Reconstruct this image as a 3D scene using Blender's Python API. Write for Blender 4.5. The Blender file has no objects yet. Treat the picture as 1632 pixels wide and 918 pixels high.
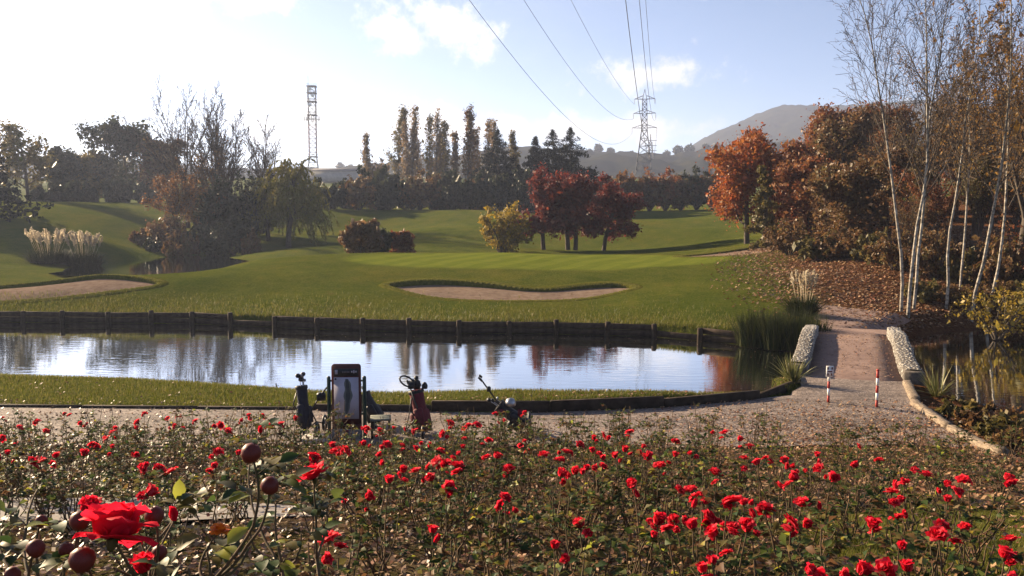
import bpy, math
import numpy as np
from mathutils import Vector, Matrix

sc = bpy.context.scene
COL = sc.collection
R_ = math.radians

# ------------------------------------------------------------------ camera
CAM_Z = 4.5            # water level is z = 0
F = 1358.0             # focal length in pixels of a 1632 px wide picture
PITCH = math.atan(111 / F)
cam = bpy.data.cameras.new('camera')
cam.sensor_width = 36.0
cam.lens = 36.0 * F / 1632
cam.clip_start = 0.05
cam.clip_end = 9000
cam_o = bpy.data.objects.new('camera', cam)
COL.objects.link(cam_o)
cam_o.location = (0, 0, CAM_Z)
cam_o.rotation_euler = (math.pi / 2 - PITCH, 0, 0)
sc.camera = cam_o

# ------------------------------------------------------------------ sun, sky, exposure
SUN_AZ, SUN_EL = R_(-53), R_(21)      # azimuth from +Y towards +X
SUN_DIR = Vector((math.sin(SUN_AZ) * math.cos(SUN_EL), math.cos(SUN_AZ) * math.cos(SUN_EL), math.sin(SUN_EL)))
sun = bpy.data.lights.new('sun', 'SUN')
sun.energy = 5.0
sun.angle = R_(0.55)
sun.color = (1.0, 0.78, 0.51)
sun_o = bpy.data.objects.new('sun', sun)
COL.objects.link(sun_o)
sun_o.rotation_euler = SUN_DIR.to_track_quat('Z', 'Y').to_euler()

sc.view_settings.view_transform = 'Standard'
sc.view_settings.look = 'None'
sc.view_settings.exposure = 1.95
sc.view_settings.gamma = 1.0
sc.cycles.use_denoising = True
sc.cycles.max_bounces = 8
sc.cycles.transparent_max_bounces = 12
sc.cycles.volume_bounces = 0
sc.cycles.sample_clamp_indirect = 6.0


def pdir(px, py):
    """unit direction through a pixel of the 1632 x 918 picture"""
    u, v = (px - 816) / F, (459 - py) / F
    c, s = math.cos(PITCH), math.sin(PITCH)
    return Vector((u, c + v * s, -s + v * c)).normalized()


world = bpy.data.worlds.new('World')
sc.world = world
world.use_nodes = True
wt = world.node_tree
wt.nodes.clear()


def wn(t, **kw):
    n = wt.nodes.new(t)
    for k, v in kw.items():
        setattr(n, k, v)
    return n


def wmath(op, a, b=None, c=None, clamp=False):
    n = wn('ShaderNodeMath', operation=op, use_clamp=clamp)
    for i, q in enumerate((a, b, c)):
        if q is None:
            continue
        if isinstance(q, (int, float)):
            n.inputs[i].default_value = q
        else:
            wt.links.new(q, n.inputs[i])
    return n.outputs[0]


def wvec(op, a, b):
    n = wn('ShaderNodeVectorMath', operation=op)
    for i, q in enumerate((a, b)):
        if isinstance(q, (tuple, Vector)):
            n.inputs[i].default_value = tuple(q)
        else:
            wt.links.new(q, n.inputs[i])
    return n


def wrange(v, a, b, lo=0.0, hi=1.0):
    n = wn('ShaderNodeMapRange', interpolation_type='SMOOTHSTEP')
    wt.links.new(v, n.inputs[0])
    for i, q in enumerate((a, b, lo, hi)):
        n.inputs[i + 1].default_value = q
    return n.outputs[0]


sky = wn('ShaderNodeTexSky', sky_type='NISHITA')
sky.sun_disc = False
sky.sun_elevation = SUN_EL
sky.sun_rotation = SUN_AZ
sky.altitude = 200
sky.air_density = 0.55
sky.dust_density = 0.35
sky.ozone_density = 1.3
tc = wn('ShaderNodeTexCoord')
dirn = tc.outputs['Generated']
sep = wn('ShaderNodeSeparateXYZ')
wt.links.new(dirn, sep.inputs[0])
# planar cloud coordinates: direction divided by its height, as a flat cloud deck is seen
den = wmath('MAXIMUM', wmath('ADD', sep.outputs[2], 0.10), 0.03)
cx, cy = wmath('DIVIDE', sep.outputs[0], den), wmath('DIVIDE', sep.outputs[1], den)
comb = wn('ShaderNodeCombineXYZ')
wt.links.new(cx, comb.inputs[0]); wt.links.new(cy, comb.inputs[1])
n1 = wn('ShaderNodeTexNoise'); n1.inputs['Scale'].default_value = 0.55; n1.inputs['Detail'].default_value = 7; n1.inputs['Roughness'].default_value = 0.55
wt.links.new(comb.outputs[0], n1.inputs['Vector'])
thin = wrange(n1.outputs[0], 0.50, 0.90, 0.0, 0.35)
# cumulus: small puffs with ragged rims
n2 = wn('ShaderNodeTexNoise'); n2.inputs['Scale'].default_value = 17; n2.inputs['Detail'].default_value = 8; n2.inputs['Roughness'].default_value = 0.6
wt.links.new(dirn, n2.inputs['Vector'])
n3 = wn('ShaderNodeTexNoise'); n3.inputs['Scale'].default_value = 60; n3.inputs['Detail'].default_value = 8; n3.inputs['Roughness'].default_value = .65
wt.links.new(dirn, n3.inputs['Vector'])
puff = None
PUFFS = [(650, 58, .055, .030), (700, 38, .060, .042), (745, 58, .050, .034), (1020, 122, .08, .03), (1075, 108, .05, .03), (560, 196, .20, .030), (700, 208, .18, .024), (880, 200, .16, .022), (1010, 205, .2, .022), 
         (850, 205, .13, .018), (300, -20, .14, .03), (1230, -120, .16, .06), (40, -60, .2, .06), (-300, 150, .25, .05), (1900, 120, .2, .05)]
for px, py, sx, sz in PUFFS:
    c = pdir(px, py)
    d = wvec('SUBTRACT', dirn, c)
    s = wvec('MULTIPLY', d.outputs[0], (1 / sx, 1 / sx, 1 / sz))
    ln = wvec('LENGTH', s.outputs[0], (0, 0, 0)).outputs['Value']
    v = wmath('SUBTRACT', 1.0, ln)
    puff = v if puff is None else wmath('MAXIMUM', puff, v)
rag = wmath('ADD', wmath('MULTIPLY', wmath('SUBTRACT', n2.outputs[0], 0.5), 2.8), wmath('MULTIPLY', wmath('SUBTRACT', n3.outputs[0], 0.5), 1.7))
pm = wrange(wmath('ADD', puff, rag), 0.02, 1.0, 0.0, 0.95)
cover = wmath('MAXIMUM', thin, pm, clamp=True)
# clouds are lit by the sun: brighter the nearer to it
sd = wvec('DOT_PRODUCT', dirn, SUN_DIR).outputs['Value']
glow = wmath('ADD', wmath('POWER', wmath('MAXIMUM', sd, 0.0), 5.0), wmath('MULTIPLY', wmath('SUBTRACT', n2.outputs[0], 0.45), 1.4), clamp=True)
ccol = wn('ShaderNodeMix', data_type='RGBA')
ccol.inputs[6].default_value = (5.4, 5.35, 5.5, 1)
ccol.inputs[7].default_value = (9.6, 9.2, 8.5, 1)
wt.links.new(glow, ccol.inputs[0])
mix = wn('ShaderNodeMix', data_type='RGBA')
wt.links.new(cover, mix.inputs[0])
wt.links.new(sky.outputs[0], mix.inputs[6])
wt.links.new(ccol.outputs[2], mix.inputs[7])
bg = wn('ShaderNodeBackground')
bg.inputs['Strength'].default_value = 0.050
wt.links.new(mix.outputs[2], bg.inputs[0])
wo = wn('ShaderNodeOutputWorld')
wt.links.new(bg.outputs[0], wo.inputs[0])

# ------------------------------------------------------------------ helpers
def setup(o, label=None, cat=None, group=None, kind=None):
    if label: o['label'] = label
    if cat: o['category'] = cat
    if group: o['group'] = group
    if kind: o['kind'] = kind
    return o


def link(name, me, mat=None, parent=None, loc=None):
    o = bpy.data.objects.new(name, me)
    COL.objects.link(o)
    if mat is not None and me is not None and not me.materials:
        me.materials.append(mat)
    if parent is not None:
        o.parent = parent
    if loc is not None:
        o.location = loc
    return o


def thing(name, label, cat, loc=(0, 0, 0), rz=0.0, group=None, kind=None):
    o = link(name, None, loc=loc)
    o.empty_display_size = 0.1
    o.rotation_euler = (0, 0, rz)
    return setup(o, label, cat, group, kind)


def npmesh(name, V, faces, smooth=False):
    """faces: list of integer arrays (n,3) or (n,4)"""
    me = bpy.data.meshes.new(name)
    V = np.asarray(V, dtype=np.float32).reshape(-1, 3)
    faces = [np.asarray(f, dtype=np.int32) for f in faces if len(f)]
    idx = np.concatenate([f.ravel() for f in faces])
    tot = np.concatenate([np.full(len(f), f.shape[1], dtype=np.int32) for f in faces])
    start = np.concatenate([[0], np.cumsum(tot)[:-1]]).astype(np.int32)
    me.vertices.add(len(V)); me.vertices.foreach_set('co', V.ravel())
    me.loops.add(len(idx)); me.loops.foreach_set('vertex_index', idx)
    me.polygons.add(len(tot)); me.polygons.foreach_set('loop_start', start)
    if smooth:
        me.polygons.foreach_set('use_smooth', np.ones(len(tot), dtype=bool))
    me.update(calc_edges=True)
    return me


class MB:
    """collects shapes; build() turns them into one mesh object"""
    def __init__(s):
        s.V, s.Fq, s.Ft, s.n = [], [], [], 0

    def add(s, V, quads=None, tris=None):
        V = np.asarray(V, dtype=float).reshape(-1, 3)
        if quads is not None and len(quads): s.Fq.append(np.asarray(quads, dtype=int).reshape(-1, 4) + s.n)
        if tris is not None and len(tris): s.Ft.append(np.asarray(tris, dtype=int).reshape(-1, 3) + s.n)
        s.V.append(V); s.n += len(V)
        return s

    def box(s, c, size, rz=0.0, M=None, bev=0.0):
        hx, hy, hz = size[0] / 2, size[1] / 2, size[2] / 2
        if bev > 0:      # chamfered along the vertical and top edges
            b = bev
            ring = lambda x, y, z: [(-x, -y + b, z), (-x + b, -y, z), (x - b, -y, z), (x, -y + b, z), (x, y - b, z), (x - b, y, z), (-x + b, y, z), (-x, y - b, z)]
            V = np.array(ring(hx, hy, -hz) + ring(hx, hy, hz - b) + ring(hx - b * .8, hy - b * .8, hz))
            Q = [(i, (i + 1) % 8, (i + 1) % 8 + 8, i + 8) for i in range(8)] + [(i + 8, (i + 1) % 8 + 8, (i + 1) % 8 + 16, i + 16) for i in range(8)]
            Q += [(16, 17, 18, 19), (16, 19, 20, 23), (20, 21, 22, 23), (3, 2, 1, 0), (7, 4, 3, 0), (7, 6, 5, 4)]
        else:
            V = np.array([(x, y, z) for z in (-hz, hz) for x, y in ((-hx, -hy), (hx, -hy), (hx, hy), (-hx, hy))])
            Q = [(3, 2, 1, 0), (4, 5, 6, 7), (0, 1, 5, 4), (1, 2, 6, 5), (2, 3, 7, 6), (3, 0, 4, 7)]
        if M is not None:
            V = V @ np.array(M.to_3x3()).T
        if rz:
            c_, s_ = math.cos(rz), math.sin(rz)
            V = V @ np.array([[c_, s_, 0], [-s_, c_, 0], [0, 0, 1]])
        return s.add(V + np.array(c), Q)

    def tube(s, pts, r, n=6, caps=True):
        pts = np.asarray(pts, dtype=float)
        r = np.broadcast_to(np.asarray(r, dtype=float), (len(pts),))
        V, Q = tubes(pts[None], r[None], n)
        s.add(V, Q)
        if caps:
            k = len(pts)
            T = [(0, i + 1, i) for i in range(1, n - 1)] + [((k - 1) * n, (k - 1) * n + i, (k - 1) * n + i + 1) for i in range(1, n - 1)]
            s.Ft.append(np.array(T) + s.n - len(V))
        return s

    def bar(s, a, b, r, n=4):
        return s.tube([a, b], r, n)

    def lathe(s, prof, n=12, M=None):
        prof = np.asarray(prof, dtype=float)
        a = np.arange(n) / n * 2 * math.pi
        V = np.stack([prof[:, None, 0] * np.cos(a), prof[:, None, 0] * np.sin(a), np.repeat(prof[:, 1:2], n, 1)], -1).reshape(-1, 3)
        k = len(prof)
        Q = [(j * n + i, j * n + (i + 1) % n, (j + 1) * n + (i + 1) % n, (j + 1) * n + i) for j in range(k - 1) for i in range(n)]
        if M is not None:
            V = V @ np.array(M.to_3x3()).T + np.array(M.translation)
        return s.add(V, Q)

    def mesh(s, name, smooth=False):
        f = []
        if s.Fq: f.append(np.concatenate(s.Fq))
        if s.Ft: f.append(np.concatenate(s.Ft))
        return npmesh(name, np.concatenate(s.V), f, smooth)

    def build(s, name, mat, parent=None, smooth=False, loc=None):
        return link(name, s.mesh(name, smooth), mat, parent, loc)


def nrm(a):
    return a / np.maximum(np.linalg.norm(a, axis=-1, keepdims=True), 1e-9)


def tubes(path, rad, n):
    """path (N,k,3), rad (N,k) -> verts, quads for N tubes of n sides"""
    N, k = path.shape[:2]
    t = np.empty_like(path)
    t[:, 1:-1] = path[:, 2:] - path[:, :-2]
    t[:, 0] = path[:, 1] - path[:, 0]; t[:, -1] = path[:, -1] - path[:, -2]
    t = nrm(t)
    if n == 1:        # thinnest twigs: flat ribbons
        rv = np.random.default_rng(N).normal(size=(N, 1, 3))
        u = nrm(np.cross(t, np.broadcast_to(rv, t.shape)))
        V = np.stack([path - u * rad[..., None] * 1.3, path + u * rad[..., None] * 1.3], 2).reshape(-1, 3)
        base = (np.arange(N)[:, None] * k + np.arange(k - 1)[None]).reshape(-1, 1) * 2
        return V, np.concatenate([base, base + 1, base + 3, base + 2], 1)
    ref = np.where(np.abs(t[:, :1, 2:3]) > .9, np.array([1., 0, 0]), np.array([0, 0, 1.]))
    u = nrm(np.cross(t, np.broadcast_to(ref, t.shape)))
    v = np.cross(t, u)
    a = np.arange(n) / n * 2 * math.pi
    V = path[:, :, None] + rad[:, :, None, None] * (u[:, :, None] * np.cos(a)[:, None] + v[:, :, None] * np.sin(a)[:, None])
    V = V.reshape(-1, 3)
    i = np.arange(n); j = (i + 1) % n
    base = (np.arange(N)[:, None] * k + np.arange(k - 1)[None]).reshape(-1, 1) * n
    Q = np.stack([base + i, base + j, base + n + j, base + n + i], -1).reshape(-1, 4)
    return V, Q


def leaves(rng, C, size, aspect=0.55, up=0.0, droop=None, fold=0.0, sv=0.5):
    """rhombic leaves centred on C"""
    N = len(C)
    a = rng.normal(size=(N, 3))
    if droop is not None:
        a = a * (1 - droop) + np.array([0, 0, -1.6]) * droop
    a = nrm(a)
    b = rng.normal(size=(N, 3)); b[:, 2] *= (1 - up)
    b = nrm(np.cross(a, nrm(b)))
    s = (size * np.exp(rng.normal(0, sv, N)))[:, None]
    V = np.stack([C - a * s, C + b * s * aspect, C + a * s, C - b * s * aspect], 1).reshape(-1, 3)
    Q = np.arange(4 * N).reshape(-1, 4)
    return V, Q


def grow(rng, P, D, L, R, levels):
    P, D = np.atleast_2d(np.asarray(P, float)), nrm(np.atleast_2d(np.asarray(D, float)))
    L, R = np.atleast_1d(np.asarray(L, float)), np.atleast_1d(np.asarray(R, float))
    out = []
    for i, lv in enumerate(levels):
        k, N = lv['k'], len(P)
        path = np.empty((N, k + 1, 3)); path[:, 0] = P
        dr = np.empty((N, k, 3)); d = D.copy()
        for j in range(k):
            d = nrm(d + rng.normal(0, lv['jit'], (N, 3)) + np.array([0, 0, lv.get('up', 0)]))
            dr[:, j] = d
            path[:, j + 1] = path[:, j] + d * (L / k)[:, None]
        rad = R[:, None] * np.linspace(1, lv.get('taper', .3), k + 1)[None]
        out.append((path, rad))
        if i + 1 == len(levels): break
        nx = levels[i + 1]; m = nx['n']
        t = nx['t0'] + (nx.get('t1', 1.0) - nx['t0']) * (np.arange(m)[None] + rng.random((N, m))) / m
        f = np.clip(t * k, 0, k - 1e-4); a = f.astype(int); w = (f - a)[..., None]
        I = np.arange(N)[:, None]
        p = path[I, a] * (1 - w) + path[I, a + 1] * w
        pd = dr[I, a]
        rr = rad[I, a] * (1 - w[..., 0]) + rad[I, a + 1] * w[..., 0]
        ang = rng.normal(nx['ang'], nx.get('angj', .15), (N, m))
        az = rng.random((N, 1)) * 6.28 + np.arange(m)[None] * 2.399 + rng.normal(0, .4, (N, m))
        ref = np.where(np.abs(pd[..., 2:3]) > .9, np.array([1., 0, 0]), np.array([0, 0, 1.]))
        u = nrm(np.cross(pd, np.broadcast_to(ref, pd.shape))); v = np.cross(pd, u)
        cd = pd * np.cos(ang)[..., None] + (u * np.cos(az)[..., None] + v * np.sin(az)[..., None]) * np.sin(ang)[..., None]
        env = nx['env'](t) if 'env' in nx else 1 - nx.get('fall', .5) * t
        cl = L[:, None] * nx['len'] * env * rng.uniform(.7, 1.2, (N, m))
        cr = np.minimum(rr * nx.get('rr', .55), R[:, None] * .6)
        P, D, L, R = p.reshape(-1, 3), cd.reshape(-1, 3), cl.ravel(), np.maximum(cr.ravel(), lv.get('rmin', .004))
    return out


def skel_mesh(sk, name, sides=(7, 5, 3, 3, 3), lo=0):
    mb = MB()
    for i, (p, r) in enumerate(sk):
        if i >= lo: mb.add(*tubes(p, r, sides[min(i, len(sides) - 1)]))
    return mb.mesh(name, True)


def along(rng, sk_level, n, spread):
    p = sk_level[0]
    N, k = p.shape[:2]
    i = rng.integers(0, N, n); f = rng.random(n) * (k - 1) * .999
    a = f.astype(int); w = (f - a)[:, None]
    return p[i, a] * (1 - w) + p[i, a + 1] * w + rng.normal(0, spread, (n, 3))


# ------------------------------------------------------------------ materials
def mat(name):
    m = bpy.data.materials.new(name); m.use_nodes = True
    nt = m.node_tree
    b = nt.nodes['Principled BSDF']
    return m, nt, b


def node(nt, t, **kw):
    n = nt.nodes.new(t)
    ins = kw.pop('ins', {})
    for k, v in kw.items(): setattr(n, k, v)
    for k, v in ins.items():
        if isinstance(v, bpy.types.NodeSocket): nt.links.new(v, n.inputs[k])
        else: n.inputs[k].default_value = v
    return n


def ramp(nt, fac, stops, interp='LINEAR'):
    n = nt.nodes.new('ShaderNodeValToRGB')
    n.color_ramp.interpolation = interp
    el = n.color_ramp.elements
    while len(el) < len(stops): el.new(0.5)
    for e, (p, c) in zip(el, stops):
        e.position = p; e.color = (*c, 1)
    nt.links.new(fac, n.inputs[0])
    return n.outputs[0]


def noise(nt, scale, detail=4, rough=.55, vec=None, dist=0.0):
    n = node(nt, 'ShaderNodeTexNoise', ins={'Scale': scale, 'Detail': detail, 'Roughness': rough, 'Distortion': dist})
    if vec is None:
        tcn = nt.nodes.new('ShaderNodeTexCoord'); vec = tcn.outputs['Object']
    nt.links.new(vec, n.inputs['Vector'])
    return n.outputs[0]


def bump(nt, b, h, strength=.3, dist=.02):
    n = node(nt, 'ShaderNodeBump', ins={'Strength': strength, 'Distance': dist, 'Height': h})
    nt.links.new(n.outputs[0], b.inputs['Normal'])


def leaf_mat(name, cols, trans=.45, rough=.5, spec=.3, clump=0.0):
    """two-sided leaf: each leaf its own tint, part of the light comes through"""
    m, nt, b = mat(name)
    g = nt.nodes.new('ShaderNodeNewGeometry')
    cols = list(cols) * 2 if len(cols) == 1 else cols
    n = len(cols)
    stops = [((i + .5) / n, c) for i, c in enumerate(cols)]
    fac = g.outputs['Random Per Island']
    if clump:
        nz = noise(nt, clump, 2)
        mr = node(nt, 'ShaderNodeMapRange', ins={0: nz, 1: .3, 2: .7, 3: -.3, 4: .3})
        fac = node(nt, 'ShaderNodeMath', operation='ADD', use_clamp=True, ins={0: fac, 1: mr.outputs[0]}).outputs[0]
    col = ramp(nt, fac, stops)
    nt.links.new(col, b.inputs['Base Color'])
    b.inputs['Roughness'].default_value = rough
    b.inputs['Specular IOR Level'].default_value = spec
    tr = nt.nodes.new('ShaderNodeBsdfTranslucent')
    nt.links.new(col, tr.inputs[0])
    mx = nt.nodes.new('ShaderNodeMixShader'); mx.inputs[0].default_value = trans
    nt.links.new(b.outputs[0], mx.inputs[1]); nt.links.new(tr.outputs[0], mx.inputs[2])
    nt.links.new(mx.outputs[0], nt.nodes['Material Output'].inputs[0])
    return m


def rough_mat(name, c1, c2, scale=6, rough=.85, bs=.3, bd=.02, detail=5, metal=0.0, spec=.3):
    m, nt, b = mat(name)
    nz = noise(nt, scale, detail)
    nt.links.new(ramp(nt, nz, [(.3, c1), (.7, c2)]), b.inputs['Base Color'])
    b.inputs['Roughness'].default_value = rough
    b.inputs['Metallic'].default_value = metal
    b.inputs['Specular IOR Level'].default_value = spec
    if bs: bump(nt, b, noise(nt, scale * 3, 4), bs, bd)
    return m


M = {}
M['bark'] = rough_mat('bark', (.035, .026, .02), (.09, .07, .052), 8)
M['bark_grey'] = rough_mat('bark_grey', (.07, .06, .05), (.16, .14, .12), 8)
M['twig'] = rough_mat('twig', (.05, .036, .028), (.10, .075, .055), 5, bs=0)
M['cane'] = rough_mat('cane', (.05, .045, .018), (.13, .07, .04), 30, bs=.1, bd=.001)
# birch: pale bark with dark bands
m, nt, b = mat('birch_bark')
tcn = nt.nodes.new('ShaderNodeTexCoord')
mp = node(nt, 'ShaderNodeMapping', ins={'Vector': tcn.outputs['Object'], 'Scale': (2.2, 2.2, 3.2)})
nz = noise(nt, 2.2, 5, .6, mp.outputs[0])
nt.links.new(ramp(nt, nz, [(.36, (.05, .038, .03)), (.50, (.22, .19, .155)), (.72, (.46, .41, .34))]), b.inputs['Base Color'])
b.inputs['Roughness'].default_value = .7
bump(nt, b, nz, .3, .02)
M['birch'] = m
M['wood_dark'] = rough_mat('wood_dark', (.020, .014, .010), (.060, .043, .031), 5, bs=.5, spec=.1)
m, nt, b = mat('wood_log')
tcn = nt.nodes.new('ShaderNodeTexCoord')
mp = node(nt, 'ShaderNodeMapping', ins={'Vector': tcn.outputs['Object'], 'Scale': (22, 1.6, 22)})
nz = noise(nt, 1.5, 6, .7, mp.outputs[0])
nt.links.new(ramp(nt, nz, [(.32, (.045, .032, .022)), (.5, (.17, .125, .085)), (.7, (.34, .27, .19))]), b.inputs['Base Color'])
b.inputs['Roughness'].default_value = .9
bump(nt, b, nz, .8, .03)
M['wood_log'] = m
M['stone'] = rough_mat('stone', (.15, .14, .125), (.50, .47, .42), 14, bs=.4, bd=.01)
M['mortar'] = rough_mat('mortar', (.05, .043, .036), (.13, .108, .088), 12, bs=.5)
M['steel'] = rough_mat('steel', (.045, .045, .05), (.085, .085, .09), 1, rough=.7, bs=0)
M['mast_red'] = rough_mat('mast_red', (.10, .035, .03), (.15, .055, .045), 1, rough=.7, bs=0)
M['wire'] = rough_mat('wire', (.03, .03, .035), (.05, .05, .055), 1, rough=.6, bs=0)
M['red_paint'] = rough_mat('red_paint', (.30, .03, .025), (.40, .05, .04), 9, rough=.55, bs=0)
M['white_paint'] = rough_mat('white_paint', (.62, .60, .56), (.78, .77, .74), 9, rough=.55, bs=0)
M['dark_green'] = rough_mat('dark_green', (.008, .03, .026), (.014, .045, .04), 9, rough=.45, bs=0)
M['black'] = rough_mat('black', (.010, .010, .012), (.022, .022, .025), 20, rough=.5, bs=0)
M['grey_metal'] = rough_mat('grey_metal', (.28, .28, .29), (.40, .40, .42), 9, rough=.35, bs=0, metal=.8)
M['navy'] = rough_mat('navy', (.012, .014, .026), (.024, .028, .05), 14, rough=.8)
M['maroon'] = rough_mat('maroon', (.075, .008, .014), (.15, .018, .028), 14, rough=.75)
M['petal'] = leaf_mat('petal', [(.46, .005, .017), (.62, .009, .028), (.70, .018, .045), (.74, .06, .085)], .55, .6, .06)
M['petal_orange'] = leaf_mat('petal_orange', [(.72, .10, .015), (.80, .25, .02)], .42, .45, .25)
M['hip'] = rough_mat('hip', (.075, .012, .010), (.16, .022, .014), 22, rough=.5, bs=.1, bd=.001, spec=.25)
ROSE_COLS = [(.028, .052, .016), (.050, .078, .020), (.080, .100, .026), (.065, .062, .026), (.13, .105, .03), (.16, .08, .035), (.10, .05, .025)]
M['rose_leaf'] = leaf_mat('rose_leaf', ROSE_COLS, .42, .55, .12)
M['rose_leaf_yellow'] = leaf_mat('rose_leaf_yellow', [(.30, .28, .03), (.22, .26, .04), (.38, .27, .03)], .5, .4, .4)
# ------------------------------------------------------------------ terrain
def lerp_pts(x, pts):
    p = np.array(pts, float)
    return np.interp(x, p[:, 0], p[:, 1])


def sstep(a, b, x):
    t = np.clip((x - a) / (b - a), 0, 1)
    return t * t * (3 - 2 * t)


FAR_SHORE = [(-60, 45), (-40, 38.4), (-22, 36.8), (-13.8, 36.3), (-7.2, 34.3), (-1.8, 33.1), (1.3, 33.1), (5.3, 32.3), (8.3, 30.2)]
POND = [(-60, 30), (-30, 26.5), (-13.6, 22.9), (-9, 22.2), (-5.6, 21.2), (-3.5, 20.4), (-2, 20.1), (1.2, 19.9), (4.1, 19.9), (6.0, 20.3), (7.0, 21.4),
        (9.7, 20.7), (10.0, 20.0), (11.2, 18.6), (14, 17), (25, 14), (60, 8),
        (60, 32), (30, 34.5), (20, 35.0), (16, 32.8), (13.0, 28.6), (10.1, 28.2), (9.3, 28.8)] + FAR_SHORE[::-1]
EDGE = [(-16, 17.7), (-10.4, 17.25), (-4.2, 17.0), (.4, 16.75), (3, 17.2), (5, 17.9), (6.1, 18.6), (6.7, 19.5), (7.0, 20.6)]   # timber edging of the path
EDGE_H = [(-16, .03), (-5, .04), (-3, .10), (0, .22), (3, .21), (5, .13), (6.2, .08), (7, .05)]


def signed_dist(x, y, poly):
    P = np.array(poly, float); Q = np.roll(P, -1, 0)
    d2 = np.full(x.shape, 1e18); inside = np.zeros(x.shape, bool)
    for (ax, ay), (bx, by) in zip(P, Q):
        ex, ey = bx - ax, by - ay
        t = np.clip(((x - ax) * ex + (y - ay) * ey) / (ex * ex + ey * ey), 0, 1)
        d2 = np.minimum(d2, (x - ax - t * ex) ** 2 + (y - ay - t * ey) ** 2)
        c = (ay > y) != (by > y)
        with np.errstate(divide='ignore', invalid='ignore'):
            inside ^= c & (x < ex * (y - ay) / (ey if ey else 1e-9) + ax)
    d = np.sqrt(d2)
    return np.where(inside, -d, d)


CP = [(-60, 46, .8), (-40, 39.5, .7), (-22, 37.6, .46), (-13.8, 37.1, .46), (-7.2, 35.1, .46), (-1.8, 33.9, .46), (1.3, 33.9, .46), (5.3, 33.1, .46), (8.3, 31, .52), (9.5, 29.4, .62), (13.5, 29.8, .66),
      (0, 36.5, .72), (0, 38.3, .82), (0, 41, 1.08), (0, 43.2, 1.42), (0, 48, 1.85), (0, 54, 2.15), (0, 58, 2.18), (0, 63, 1.75), (0, 70, 1.5), (0, 78, 1.95), (0, 92, 3.2), (0, 110, 4.7), (0, 135, 5.6),
      (-8, 38, .85), (-8, 44, 1.5), (-4, 38.5, .82), (-4, 43.4, 1.45), (4, 38.8, .86), (4, 42.2, 1.32), (-8, 52, 2.1), (-8, 58, 2.15), (-8, 64, 1.35), (-8, 72, 1.25), (-8, 90, 3.2), (-8, 110, 5.0), (-10, 135, 5.8),
      (-15, 40, .95), (-15, 45, 1.7), (-15, 52, 2.0), (-15, 57, 1.75), (-15, 63, .7), (-16, 75, .9), (-19, 92, 1.5), (-21, 104, 3.0), (-20, 114, 5.0), (-24, 135, 6),
      (-21, 38.8, .76), (-21, 42.8, 1.72), (-21, 46, 1.05), (-22, 52, .5), (-25, 61, .2), (-28, 70, .0), (-31, 79, .15), (-23, 66, .45), (-21.5, 74, 1.15), (-24, 84, 1.3), (-35.5, 66, 1.0), (-33.5, 70, .75), (-38, 80, 1.5), (-31, 91, 1.6), (-34, 103, 3.4), (-34, 114, 5.8), (-40, 135, 6.6),
      (-25, 39.0, .72), (-25.5, 42, 1.15), (-26, 45, .5), (-28, 52, .55), (-31, 60, .75), (-37, 73, 1.3), (-42, 90, 3.0), (-50, 112, 6.2), (-60, 135, 7),
      (8.5, 34, .9), (8, 38, 1.2), (8, 44, 1.62), (8, 50, 1.92), (9, 57, 2.1), (10, 64, 1.85), (11, 72, 1.8), (13, 90, 3.0), (15, 110, 4.6), (18, 135, 5.6),
      (13.5, 34, .78), (14, 38, 1.2), (15, 44, 1.85), (16, 50, 2.3), (17, 57, 2.6), (18.5, 64, 2.85), (19, 70, 2.6), (20, 80, 2.7), (24, 110, 4.8), (28, 135, 6),
      (20, 38, 1.3), (22, 44, 2.5), (25, 52, 3.5), (28, 64, 4.2), (34, 80, 5), (40, 110, 6), (45, 135, 7),
      (18, 36, .8), (24, 37, .9), (35, 37, 1.0), (60, 40, 2), (60, 60, 5), (60, 110, 7.5), (60, 135, 8), (-60, 60, 2), (-60, 90, 5), (-70, 75, 4)]
CP = np.array(CP, float)


def _tps(r2):
    return np.where(r2 > 1e-12, .5 * r2 * np.log(np.maximum(r2, 1e-12)), 0.0)


_n = len(CP)
_A = np.zeros((_n + 3, _n + 3))
_A[:_n, :_n] = _tps(((CP[:, None, :2] - CP[None, :, :2]) ** 2).sum(-1)) + np.eye(_n) * .5
_A[:_n, _n] = 1; _A[:_n, _n + 1:] = CP[:, :2]
_A[_n, :_n] = 1; _A[_n + 1:, :_n] = CP[:, :2].T
_W = np.linalg.solve(_A, np.concatenate([CP[:, 2], np.zeros(3)]))


def far_land(x, y):
    xc, yc = np.clip(x, -70, 70), np.clip(y, 28, 138)
    z = np.full(x.shape, _W[_n]) + _W[_n + 1] * xc + _W[_n + 2] * yc
    for i in range(_n):
        z += _W[i] * _tps((xc - CP[i, 0]) ** 2 + (yc - CP[i, 1]) ** 2)
    fz = lerp_pts(y, [(135, 5.8), (180, 8), (250, 12.5), (330, 20), (500, 26), (3000, 30)])
    # rolling of the fairway and of the mound
    z = z + sstep(64, 72, y) * (1 - sstep(112, 122, y)) * (.34 * np.sin(y * .36 + .8 * np.sin(x * .11) + x * .07) + .22 * np.sin(x * .21 + y * .13))
    z = z + sstep(38, 41, y) * (1 - sstep(54, 60, y)) * .055 * np.sin(x * .55 + .9 * np.sin(y * .5)) * np.sin(y * .62 + x * .13)
    w = sstep(112, 150, y)
    return z * (1 - w) + fz * w


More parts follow.
